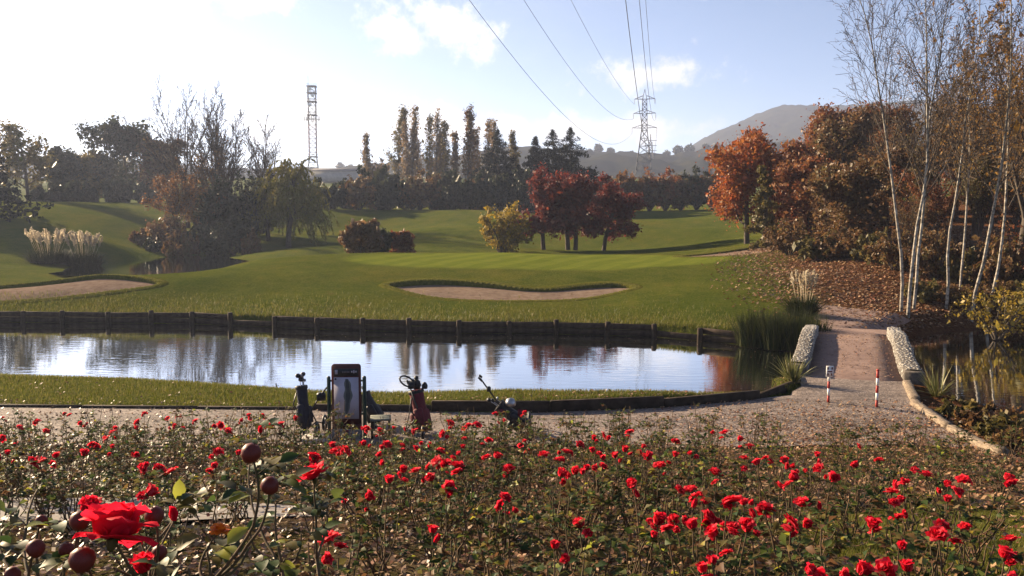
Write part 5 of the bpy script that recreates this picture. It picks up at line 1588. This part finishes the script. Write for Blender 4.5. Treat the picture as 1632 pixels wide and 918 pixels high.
setup(o, 'short rough grass on the pond banks and bunker rims', 'grass', kind='stuff')

LM['litter'] = leaf_mat('leaf_litter', [(.12, .06, .03), (.22, .105, .05), (.32, .19, .095), (.18, .05, .027), (.42, .28, .15), (.10, .06, .035)], .15)


def litter(x_, y_, s, lift):
    z_ = HL(x_, y_) + lift
    n = len(x_); C = np.column_stack([x_, y_, z_ + rg.random(n) * .01])
    a = rg.random(n) * 6.283; tl = rg.normal(0, .45, (n, 2))
    A = nrm(np.column_stack([np.cos(a), np.sin(a), tl[:, 0]])); B = nrm(np.column_stack([-np.sin(a), np.cos(a), tl[:, 1]]))
    sz = (s * rg.uniform(.5, 1.3, n))[:, None]
    return np.stack([C - A * sz, C + B * sz * .6, C + A * sz, C - B * sz * .6], 1).reshape(-1, 3)


def lm_near(x_, y_):      # rose bed and right end of the path
    e = np.interp(x_, pe[:, 0], pe[:, 1])
    bed = .75 * (y_ < 14.1)
    path = (y_ >= 14.1) * (y_ < e + .5) * (.12 + .95 * sstep(1.0, 6.0, x_) * (1 - .85 * sstep(14.6, 17.6, y_)))
    dens = np.maximum(bed, path)
    walk = (x_ < -2.2) * (y_ > 7.6) * (y_ < 9.0)
    lawn = ((x_ - 4.1) / 1.9) ** 2 + ((y_ - 6.9) / 1.4) ** 2 < 1
    return np.where(walk > 0, .10, np.where(lawn, .14, dens)) * np.where(x_ > 7.4, .9, 1)


x1, y1_ = scatter(rg, 125000, lm_near, (-11, 12), (5, 17.9))
Va = litter(x1, y1_, .030, .045)
far_f = lambda x_, y_: sstep(0, 1, (x_ - np.interp(y_, [28, 36, 46, 60], [9.2, 8.0, 9.5, 15])) / 8) * (HL(x_, y_) > .1)
x2, y2_ = scatter(rg, 65000, far_f, (7, 30), (28.5, 56))
Vb = litter(x2, y2_, .075, .03)
x3, y3_ = scatter(rg, 5000, lambda x_, y_: strip_mask(x_, y_) * sstep(-2, 4, x_) + .15 * strip_mask(x_, y_), (-15, 7.1), (16.7, 23))
Vc = litter(x3, y3_, .035, .03)
V = np.concatenate([Va, Vb, Vc])
o = link('fallen_leaves', npmesh('fallen_leaves', V, [np.arange(len(V)).reshape(-1, 4)]), LM['litter'])
setup(o, 'brown fallen leaves strewn over path, beds and slope', 'leaves', kind='stuff')
# leaves that landed on the bridge deck
s_ = rg.random(900) * 8; o_ = rg.uniform(-1, 1, 900)
C = np.column_stack([B0[0] + bd[0] * s_ + bn[0] * o_, B0[1] + bd[1] * s_ + bn[1] * o_, deck_z(s_) + .05])
A = rg.normal(0, 1, (900, 3)) * np.array([1, 1, .3]); A = nrm(A) * .03; Bv = np.cross(nrm(A), np.array([0, 0, 1.])) * .02
V = np.stack([C - A, C + Bv, C + A, C - Bv], 1).reshape(-1, 3)
setup(link('bridge_leaves', npmesh('bridge_leaves', V, [np.arange(len(V)).reshape(-1, 4)]), LM['litter']), 'few brown leaves on the bridge deck', 'leaves', kind='stuff')
# leaves afloat along the banks
q = rg.integers(0, 700, 700)
fx, fy = rg.uniform(-14, 9, 2600), rg.uniform(19, 33, 2600)
sdp = signed_dist(fx, fy, POND); kp = (sdp < -.1) & (rg.random(2600) < np.exp(sdp / 1.1))
fx, fy = fx[kp], fy[kp]; n = len(fx)
a = rg.random(n) * 6.283; sz = rg.uniform(.015, .035, n)[:, None]
C = np.column_stack([fx, fy, np.full(n, .006)]); A = np.column_stack([np.cos(a), np.sin(a), a * 0]) * sz; Bv = np.column_stack([-np.sin(a), np.cos(a), a * 0]) * sz * .6
V = np.stack([C - A, C + Bv, C + A, C - Bv], 1).reshape(-1, 3)
setup(link('floating_leaves', npmesh('floating_leaves', V, [np.arange(len(V)).reshape(-1, 4)]), LM['litter']), 'brown leaves afloat near the pond banks', 'leaves', kind='stuff')
# weeds on the right bank
for i, (px, y, tp) in enumerate([(1560, 15.5, 655), (1600, 14.6, 660), (1635, 15, 640), (1585, 16.2, 640), (1530, 16.5, 665), (1625, 13.4, 690), (1660, 14, 670)]):
    tree('bank_weed', f'low straggly brown weed on the right bank, {["second", "fourth", "sixth", "third", "first", "fifth", "seventh"][i]} from the left', 'weed', px, y, tp, 'bush', ['brown', 'olive', 'brown'][i % 3], wpx=70, seed=500 + i, dens=.25, group='weeds on the right bank')
# ------------------------------------------------------------------ roses
def petal_grid(az, open_, L, W, curl, nu, nv, rg, base_r=.12, cup=.9):
    """one petal of a unit bloom: rises from the heart, cupped, lip rolled outward"""
    v = np.linspace(0, 1, nv + 1)[:, None]; u = np.linspace(-1, 1, nu + 1)[None]
    th = (math.pi / 2 - open_) - curl * np.clip(v - .55, 0, 1) ** 1.5 * 3.0       # local elevation
    dv = L / nv
    r = base_r + np.concatenate([[[0]], np.cumsum(np.cos(th[1:]) * dv, 0)], 0)
    z = np.concatenate([[[0]], np.cumsum(np.sin(th[1:]) * dv, 0)], 0)
    wid = W * np.sin(np.clip(.25 + v * 1.05, 0, 1.3) * 1.9) ** .8 * np.sqrt(np.clip(1.25 - v ** 4 * .8, .1, 2))
    side = u * wid
    bend = cup * (u ** 2) * wid * .75
    rr = r - bend + .05 * v ** 2 * np.sin(4.5 * u + az * 3)
    ph = rg.random(3) * 6.28
    zz = z + .10 * (u ** 2) * v * L + rg.normal(0, .010, (nv + 1, nu + 1)) - .07 * np.abs(u) ** 3 * v + .07 * v ** 2 * np.sin(3.1 * u + ph[0]) + .035 * v ** 2 * np.sin(7 * u + ph[1])
    c, s = math.cos(az), math.sin(az)
    V = np.stack([rr * c - side * s, rr * s + side * c, zz + 0 * u], -1).reshape(-1, 3)
    i0 = (np.arange(nv)[:, None] * (nu + 1) + np.arange(nu)[None]).ravel()
    return V, np.stack([i0, i0 + 1, i0 + nu + 2, i0 + nu + 1], -1)


def bloom_petals(seed, rings, nu=3, nv=4):
    rg = np.random.default_rng(seed); out_ = []
    for n, op, L, W, curl, br in rings:
        a0 = rg.random() * 6.28
        for i in range(n):
            out_.append(petal_grid(a0 + i / n * 6.283 + rg.normal(0, .12), op + rg.normal(0, .08), L * rg.uniform(.92, 1.08), W * rg.uniform(.9, 1.1), curl + rg.normal(0, .1), nu, nv, rg, br))
    return out_


OPEN = [(4, .05, .62, .24, .15, .04), (5, .30, .72, .36, .5, .08), (6, .72, .85, .44, .7, .12), (6, 1.12, .92, .48, .6, .12)]
HALF = [(4, .0, .75, .26, .1, .03), (5, .14, .86, .38, .35, .08), (6, .42, .92, .44, .7, .12)]
GREAT = [(4, .0, .70, .26, .2, .04), (5, .18, .85, .40, .6, .08), (6, .50, .98, .48, .9, .12), (5, .95, 1.0, .52, .9, .12), (4, 1.5, .95, .5, .5, .12)]
BUD = [(4, -.02, .95, .24, .05, .05), (5, .06, .98, .30, .15, .09)]
WILT = [(4, .35, .6, .30, .7, .06), (6, .95, .85, .46, .9, .10), (6, 1.45, .9, .48, .5, .12)]


def calyx(mb, s=1.0):
    mb.lathe([(0, -.34), (.05, -.32), (.13, -.2), (.15, -.08), (.10, .02)], 7)
    for i in range(5):
        a = i / 5 * 6.283; c, s_ = math.cos(a), math.sin(a)
        mb.add([(c * .1 - s_ * .07, s_ * .1 + c * .07, 0), (c * .1 + s_ * .07, s_ * .1 - c * .07, 0), (c * .45, s_ * .45, -.10)], tris=[(0, 1, 2)])
    return mb


bloom_me = []
for i, (rings, nm) in enumerate([(OPEN, 'open'), (OPEN, 'open'), (HALF, 'half'), (HALF, 'half'), (BUD, 'bud'), (WILT, 'wilt'), (OPEN, 'open')]):
    mb = MB()
    for V, Q in bloom_petals(10 + i, rings): mb.add(V, Q)
    me = mb.mesh('bloom', True); me.materials.append(M['petal_orange'] if i == 6 else M['petal'])
    bloom_me.append(me)
calyx_me = calyx(MB()).mesh('calyx', False); calyx_me.materials.append(M['rose_leaf'])


def ovate(n=4):
    """a folded, slightly arched leaflet of unit length"""
    t = np.linspace(0, 1, n + 1); w = .33 * np.sin(np.clip(t, 0, 1) ** .8 * math.pi) ** .75; w[0] = .02; w[-1] = .0
    z = .10 * np.sin(t * math.pi) - .05 * t
    V = np.concatenate([np.column_stack([t, -w, z + w * .30]), np.column_stack([t, w * 0, z]), np.column_stack([t, w, z + w * .30])])
    Q = [(r * (n + 1) + i, r * (n + 1) + i + 1, (r + 1) * (n + 1) + i + 1, (r + 1) * (n + 1) + i) for r in range(2) for i in range(n)]
    return V, np.array(Q)


OV4, OV2 = ovate(4), ovate(2)


def leaflets(rg, C, D, size, ov):
    """copies of a leaflet at C pointing along D"""
    n = len(C); V0, Q0 = ov
    A = nrm(D); up = nrm(np.array([0, 0, 1.0]) + rg.normal(0, .45, (n, 3)))
    B = nrm(np.cross(up, A)); N_ = np.cross(A, B)
    s = (size * rg.uniform(.65, 1.25, n))[:, None, None]
    V = C[:, None] + s * (V0[None, :, :1] * A[:, None] + V0[None, :, 1:2] * B[:, None] + V0[None, :, 2:] * N_[:, None])
    Q = (np.arange(n)[:, None, None] * len(V0) + Q0[None]).reshape(-1, 4)
    return V.reshape(-1, 3), Q


def compound(rg, path, n, size, t0=.3):
    """leaf stalks of five leaflets along canes path (N,k,3)"""
    N, k = path.shape[:2]
    i = rg.integers(0, N, n); f = np.clip(t0 + (1 - t0) * rg.random(n) ** .8, 0, .999) * (k - 1); a = f.astype(int); w = (f - a)[:, None]
    p = path[i, a] * (1 - w) + path[i, a + 1] * w; td = nrm(path[i, a + 1] - path[i, a])
    o_ = rg.normal(0, 1, (n, 3)); o_[:, 2] = np.abs(o_[:, 2]) * .5
    d = nrm(td * .4 + nrm(o_)); L = size * rg.uniform(1.6, 2.4, n)
    C, D = [], []
    sidev = nrm(np.cross(d, np.array([0, 0, 1.0])))
    for q, sd_ in ((1.0, 0), (.75, 1), (.75, -1), (.42, 1), (.42, -1)):
        C.append(p + d * (L * q)[:, None] + np.array([0, 0, -1.]) * (L * q * q * .25)[:, None]); D.append(d * (.35 if sd_ else 1) + sidev * sd_ + np.array([0, 0, -.25]))
    stalk = np.stack([p, p + d * L[:, None] * .5, p + d * L[:, None] + np.array([0, 0, -1.]) * (L * .25)[:, None]], 1)
    return np.concatenate(C), np.concatenate(D), stalk


def canes(rg, tips, k=6, bow=.25):
    """canes from the rootstock out to the tips"""
    n = len(tips); t = np.linspace(0, 1, k + 1)[None, :, None]
    b0 = rg.normal(0, .035, (n, 3)); b0[:, 2] = -.03
    mid = b0 * .4 + tips * .5 + np.column_stack([tips[:, 0] * bow, tips[:, 1] * bow, -np.abs(tips[:, 2]) * .06]) + rg.normal(0, .03, (n, 3))
    P = (1 - t) ** 2 * b0[:, None] + 2 * t * (1 - t) * mid[:, None] + t ** 2 * tips[:, None]
    P[:, 1:-1] += rg.normal(0, .012, (n, k - 1, 3))
    return P


BLOOMS = [(584,684),(604,687),(627,683),(662,686),(717,675),(747,679),(761,677),(802,672),(836,660),(789,660),(706,692),(740,699),(779,703),(836,705),(550,720),(580,709),(616,710),(641,711),(671,709),(701,719),(607,729),(732,725),(696,735),(712,740),(727,744),(776,730),(791,730),(867,725),(841,720),(902,722),(924,710),(894,735),(944,720),(961,694),(947,700),(1004,690),(981,729),(996,720),(1024,714),(1032,729),(1051,742),(1077,705),(1076,727),(961,745),(934,749),(917,754),(894,759),(811,749),(687,765),(642,752),(621,769),(714,777),(584,794),(804,794),(797,806),(689,849),(884,874),(924,840),(1009,775),(1074,829),(1047,834),(1064,845),
          (1101,724),(1133,690),(1155,691),(1178,702),(1195,712),(1186,732),(1208,740),(1220,730),(1140,755),(1251,734),(1265,745),(1303,727),(1305,747),(1368,712),(1365,744),(1401,734),(1326,764),(1260,764),(1441,770),(1476,759),(1458,749),(1535,764),(1511,774),(1510,799),(1528,787),(1605,765),(1615,772),(1100,780),(1116,793),(1121,803),(1168,800),(1185,804),(1218,815),(1278,804),(1421,785),(1425,802),(1430,825),(1391,840),(1260,834),(1263,842),(1168,842),(1191,845),(1141,852),(1128,825),(1105,842),(1500,839),(1496,854),(1611,862),(1601,889),(1135,899),(1286,912),(1446,910),(1371,915),
          (230,660),(103,660),(5,667),(72,689),(3,698),(30,682),(183,684),(170,700),(147,710),(220,674),(267,667),(283,664),(277,680),(350,679),(363,689),(397,664),(420,664),(383,672),(430,680),(470,668),(348,720),(380,725),(220,725),(180,714),(73,732),(90,729),(57,735),(133,725),(12,724),(25,709),(253,747),(273,752),(230,744),(343,745),(235,787),(500,730),(530,712),(533,722),(523,860),(60,672),(130,676),(312,672),(448,676)]
rg = np.random.default_rng(71)
pos = []
for px, py in BLOOMS:
    h = .66 + rg.normal(0, .05)
    d = (1.5 - h) * F / max(py - 579, 40)
    for _ in range(12):           # refine on the real slope
        if d > 13.4: d = 13.4
        q = at(px, py, d)
        d -= ((q.z - H1(q.x, q.y)) - h) * -3.0 if d < 13.4 else 0
        d = min(max(d, 3.2), 13.4)
    q = at(px, py, d)
    g = H1(q.x, q.y)
    hh_ = q.z - g
    if hh_ < .42:                 # would sit on the ground: raise by coming nearer
        while hh_ < .45 and d > 4: d -= .15; q = at(px, py, d); hh_ = q.z - H1(q.x, q.y)
    pos.append((q.x, q.y, q.z))
pos = np.array(pos)
# blooms within reach of one rootstock share a bush
left = list(range(len(pos))); clusters = []
while left:
    i = left.pop(0); mem = [i]
    for j in list(left):
        c = pos[mem].mean(0)
        if np.hypot(*(pos[j] - c)[:2]) < .42 and len(mem) < 6:
            mem.append(j); left.remove(j)
    clusters.append(mem)
spots = [(pos[m_].mean(0)[:2], m_) for m_ in clusters]
# leafy bushes without blooms fill the beds
cand = []
for _ in range(2600):
    y_ = 13.5 - 8.3 * rg.random() ** 1.6; x_ = rg.uniform(-.63, .63) * y_
    if x_ < -1.9 and 7.2 < y_ < 9.5: continue
    if x_ < -1.2 and y_ < 7.4: continue
    if ((x_ - 4.4) / 1.8) ** 2 + ((y_ - 6.9) / 1.4) ** 2 < 1: continue
    if x_ > 2.2 and rg.random() < .72: continue
    if y_ < 8.5 and rg.random() < .7: continue
    if x_ > 7.2: continue
    if all(math.hypot(x_ - s[0][0], y_ - s[0][1]) > (.50 if y_ > 8.5 else .62) for s in spots) and all(math.hypot(x_ - c_[0], y_ - c_[1]) > .62 for c_ in cand):
        cand.append((x_, y_))
    if len(cand) >= 70: break
spots += [(np.array(c_), []) for c_ in cand]
info = []
for si, (xy, mem) in enumerate(spots):
    X, Y = float(xy[0]), float(xy[1]); Z = H1(X, Y)
    tips = pos[mem] - np.array([X, Y, Z]) if mem else np.zeros((0, 3))
    H_ = float(np.max(tips[:, 2])) if mem else (rg.uniform(.68, .92) if Y > 11.6 else rg.uniform(.46, .74)) * (1 if X < 4 else .75)
    ne = int(rg.integers(6, 10)) if mem else int(rg.integers(7, 11))
    a = rg.random(ne) * 6.283; rr = np.sqrt(rg.random(ne)) * rg.uniform(.22, .34)
    ex = np.column_stack([np.cos(a) * rr, np.sin(a) * rr, H_ * rg.uniform(.55, .98, ne)])
    P = canes(rg, np.concatenate([tips, ex]))
    side = grow(rg, P[:, 3], nrm(P[:, 4] - P[:, 3] + rg.normal(0, .5, (len(P), 3))), np.full(len(P), .28 * H_ / .65), np.full(len(P), .0032), [dict(k=6, jit=.16, up=.10, taper=.5)])[0][0]
    root = thing('rose_bush', 'x', 'rose bush', (X, Y, Z), group='rose bushes in the beds')
    mb = MB().add(*tubes(P, np.broadcast_to(np.linspace(.0075, .0034, P.shape[1]), P.shape[:2]), 4)); mb.add(*tubes(side, np.broadcast_to(np.linspace(.0035, .002, side.shape[1]), side.shape[:2]), 3))
    allp = np.concatenate([P, side])
    nl = int((54 if Y < 8 else 48) * rg.uniform(.7, 1.25) * (1.0 if X < 2.5 else .62))
    C, D, st = compound(rg, allp, nl, .034, .55 if Y < 9 else .45)
    mb.add(*tubes(st, np.broadcast_to(np.array([.0012, .001, .0008]), st.shape[:2]), 1))
    link('canes', mb.mesh('canes', True), M['cane'], root)
    V, Q = leaflets(rg, C, D, .060, OV2)
    sel = rg.random(len(C)) < .06
    qs = Q.reshape(len(C), -1, 4)
    link('foliage', npmesh('foliage', V, [qs[~sel].reshape(-1, 4)]), M['rose_leaf'], root)
    if sel.any():
        yl = qs[sel].reshape(-1, 4); ui, inv = np.unique(yl, return_inverse=True)
        link('yellowed_leaves', npmesh('yellowed_leaves', V[ui], [inv.reshape(-1, 4)]), M['rose_leaf_yellow'], root)
    for j, tvec in enumerate(tips):
        k = int(rg.choice([0, 1, 2, 3, 5, 0, 2], 1)[0])
        o = link('flower', bloom_me[k], None, root, tvec)
        s = rg.uniform(.038, .068)
        o.scale = (s, s, s * rg.uniform(.85, 1.1)); o.rotation_euler = (rg.normal(0, .45), rg.normal(0, .45), rg.random() * 6.28)
        c_ = link('calyx', calyx_me, None, o)
        # companions: roses flower in sprays
        for _ in range(int(rg.random() < (.8 if X < 2 else .45)) + int(rg.random() < .4)):
            off = rg.normal(0, .05, 3); off[2] = -abs(off[2]) * .8
            k2 = int(rg.choice([2, 3, 4, 4, 5, 0], 1)[0]); s2 = rg.uniform(.032, .052)
            o2 = link('flower', bloom_me[k2], None, root, tvec + off); o2.scale = (s2,) * 3; o2.rotation_euler = (rg.normal(0, .6), rg.normal(0, .6), rg.random() * 6.28)
    info.append((root, X, Y, len(mem)))
# label: row by depth, place in the row from the left
rows = [(0, 5.2, 'front row'), (5.2, 6.4, 'second row'), (6.4, 7.6, 'third row'), (7.6, 8.8, 'fourth row'), (8.8, 10.0, 'fifth row'), (10.0, 11.3, 'sixth row'), (11.3, 12.5, 'seventh row'), (12.5, 20, 'back row by the gravel')]
ORD = ['leftmost', 'second', 'third', 'fourth', 'fifth', 'sixth', 'seventh', 'eighth', 'ninth', 'tenth', 'eleventh', 'twelfth', 'thirteenth', 'fourteenth', 'fifteenth', 'sixteenth', 'seventeenth', 'eighteenth', 'nineteenth', 'twentieth',
       'twenty-first', 'twenty-second', 'twenty-third', 'twenty-fourth', 'twenty-fifth', 'twenty-sixth', 'twenty-seventh', 'twenty-eighth', 'twenty-ninth', 'thirtieth', 'thirty-first', 'thirty-second', 'thirty-third', 'thirty-fourth', 'thirty-fifth', 'thirty-sixth', 'thirty-seventh', 'thirty-eighth', 'thirty-ninth', 'fortieth']
NUM = ['', 'one', 'two', 'three', 'four', 'five', 'six', 'seven']
for lo_, hi_, nm in rows:
    for flowering in (True, False):
        rws = sorted([q for q in info if lo_ <= q[2] < hi_ and (q[3] > 0) == flowering], key=lambda q: q[1] / q[2])
        for i, q in enumerate(rws):
            od = ORD[i] if i == 0 else ORD[min(i, 39)] + ' from left'
            q[0]['label'] = (f'flowering red rose bush, {od} in the {nm}' if flowering else f'leafy rose bush without blooms, {od} in the {nm}')

# ------------------------------------------------------------------ the near bush, lower left: hips, one great bloom
rg = np.random.default_rng(99)


def near_bush(label, base_px, y, items, extra, nleaf, seed, forks):
    rg = np.random.default_rng(seed)
    bx_ = (base_px - 816) / F * y; bz = H1(bx_, y)
    org = np.array([bx_, y, bz])
    root = thing('rose_bush', label, 'rose bush', tuple(org), group='rose bushes in the beds')
    tips = [np.array(at(px, py, d)) - org for px, py, d, *_ in items]
    ext = [np.array(at(px, py, d)) - org for px, py, d in extra]
    # stout canes rise to forks; thinner shoots arch from a fork to each tip
    fk = np.array([np.array(at(px, py, d)) - org for px, py, d in forks])
    for p_ in canes(rg, fk, 10, .05):
        MB().tube(p_, np.linspace(.0065, .0042, 11), 7).build('cane', M['cane'], root, True)
    P = []
    for q in tips + ext:
        f_ = fk[int(np.argmin(np.abs(fk[:, 0] - q[0] + .03) + rg.random(len(fk)) * .04))]
        t = np.linspace(0, 1, 13)[:, None]
        mid = f_ * .35 + q * .65 + np.array([(q[0] - f_[0]) * .35 + rg.normal(0, .02), rg.normal(0, .02), -.02 - .15 * abs(q[0] - f_[0])])
        p_ = (1 - t) ** 2 * f_ + 2 * t * (1 - t) * mid + t ** 2 * q
        p_[1:-1] += np.cumsum(rg.normal(0, .0016, (11, 3)), 0) * np.sin(np.linspace(0, math.pi, 13))[1:-1, None]
        P.append(p_)
        MB().tube(p_, np.linspace(.0036, .0018, 13), 7).build('shoot', M['cane'], root, True)
    P = np.array(P); side = P[:, 4:, :]
    C, D, st = compound(rg, side, nleaf, .030, .15)
    me = npmesh('leaf', OV4[0], [OV4[1]], True); me.materials.append(M['rose_leaf'])
    mey = npmesh('leaf', OV4[0], [OV4[1]], True); mey.materials.append(M['rose_leaf_yellow'])
    mats_ = []
    for q in range(5):      # five fixed tints, since each leaf is its own object
        mm_ = leaf_mat('near_leaf', [ROSE_COLS[q]], .45, .5, .2); me_ = npmesh('leaf', OV4[0], [OV4[1]], True); me_.materials.append(mm_); mats_.append(me_)
    for c_, d_ in zip(C, D):
        if np.hypot(*(np.array(project(*(org + c_))) - np.array([180, 848]))) < 78: continue     # the great bloom stands clear of the leaves
        o = link('leaf', mey if rg.random() < .05 else mats_[int(rg.integers(0, 5))], None, root, c_)
        d_ = Vector(d_).normalized()
        up = Vector((rg.normal(0, .4), rg.normal(0, .4), 1)).normalized()
        bvec = up.cross(d_).normalized(); n_ = d_.cross(bvec)
        o.rotation_euler = Matrix((d_, bvec, n_)).transposed().to_euler()
        o.scale = (rg.uniform(.030, .050),) * 3
    MB().add(*tubes(st, np.broadcast_to(np.array([.0012, .001, .0008]), st.shape[:2]), 4)).build('leaf_stalks', M['cane'], root)['kind'] = 'stuff'
    for (px, py, d, kind, size), tp in zip(items, tips):
        if kind == 'hip':
            mb = MB().lathe([(0, -.5), (.2, -.48), (.42, -.25), (.5, .02), (.42, .30), (.22, .45), (.13, .48), (.10, .44), (0, .42)], 18)
            o = mb.build('rose_hip', M['hip'], root, True, tp); o.scale = (size,) * 3
            o.rotation_euler = (rg.normal(0, .35), rg.normal(0, .35), rg.random() * 6)
            cl = MB()
            for q in range(5):
                a = q / 5 * 6.283; cl.add([(math.cos(a + .25) * .12, math.sin(a + .25) * .12, .46), (math.cos(a - .25) * .12, math.sin(a - .25) * .12, .46), (math.cos(a) * .34, math.sin(a) * .34, .60)], tris=[(0, 1, 2)])
            cl.build('sepals', M['cane'], o)
        else:
            rings = {'great': GREAT, 'open': OPEN, 'half': HALF, 'bud': BUD, 'wilt': WILT}[kind]
            fl = link('flower', calyx_me, None, root, tp); fl.scale = (size,) * 3
            fl.rotation_euler = (rg.normal(-.15, .25) + (.5 if kind in ('open', 'great') else 0), rg.normal(0, .3), rg.random() * 6)
            for V, Q in bloom_petals(int(rg.integers(1, 999)), rings, 6, 7):
                link('petal', npmesh('petal', V, [Q], True), M['petal_orange'] if kind == 'wilt' else M['petal'], fl)


near_bush('nearest rose bush with round red hips and the largest bloom', 215, 1.62,
          [(180, 858, 1.33, 'great', .064), (140, 818, 1.52, 'half', .034), (400, 722, 1.40, 'hip', .034), (430, 774, 1.45, 'hip', .032), (66, 830, 1.5, 'hip', .022), (127, 830, 1.4, 'hip', .033), (57, 874, 1.42, 'hip', .031), (106, 876, 1.46, 'hip', .027), (131, 892, 1.32, 'hip', .041), (246, 822, 1.42, 'hip', .033), (254, 881, 1.45, 'hip', .027), (278, 829, 1.55, 'bud', .026), (230, 910, 1.4, 'half', .034), (20, 915, 1.45, 'hip', .027), (350, 845, 1.6, 'wilt', .022)],
          [(290, 790, 1.7), (330, 880, 1.5), (60, 780, 1.75), (400, 870, 1.6), (15, 800, 1.7), (300, 905, 1.4), (180, 905, 1.35)], 30, 5, [(330, 935, 1.5), (225, 960, 1.45), (140, 965, 1.45), (70, 970, 1.45)])
near_bush('rose bush with ragged open bloom just right of the tall hips', 470, 2.1,
          [(500, 762, 1.95, 'open', .044), (415, 690, 2.3, 'bud', .02)], [(440, 800, 2.0), (520, 800, 2.1), (480, 850, 1.9), (400, 840, 2.0), (455, 890, 1.8)], 20, 6, [(450, 905, 1.95), (505, 890, 2.0)])
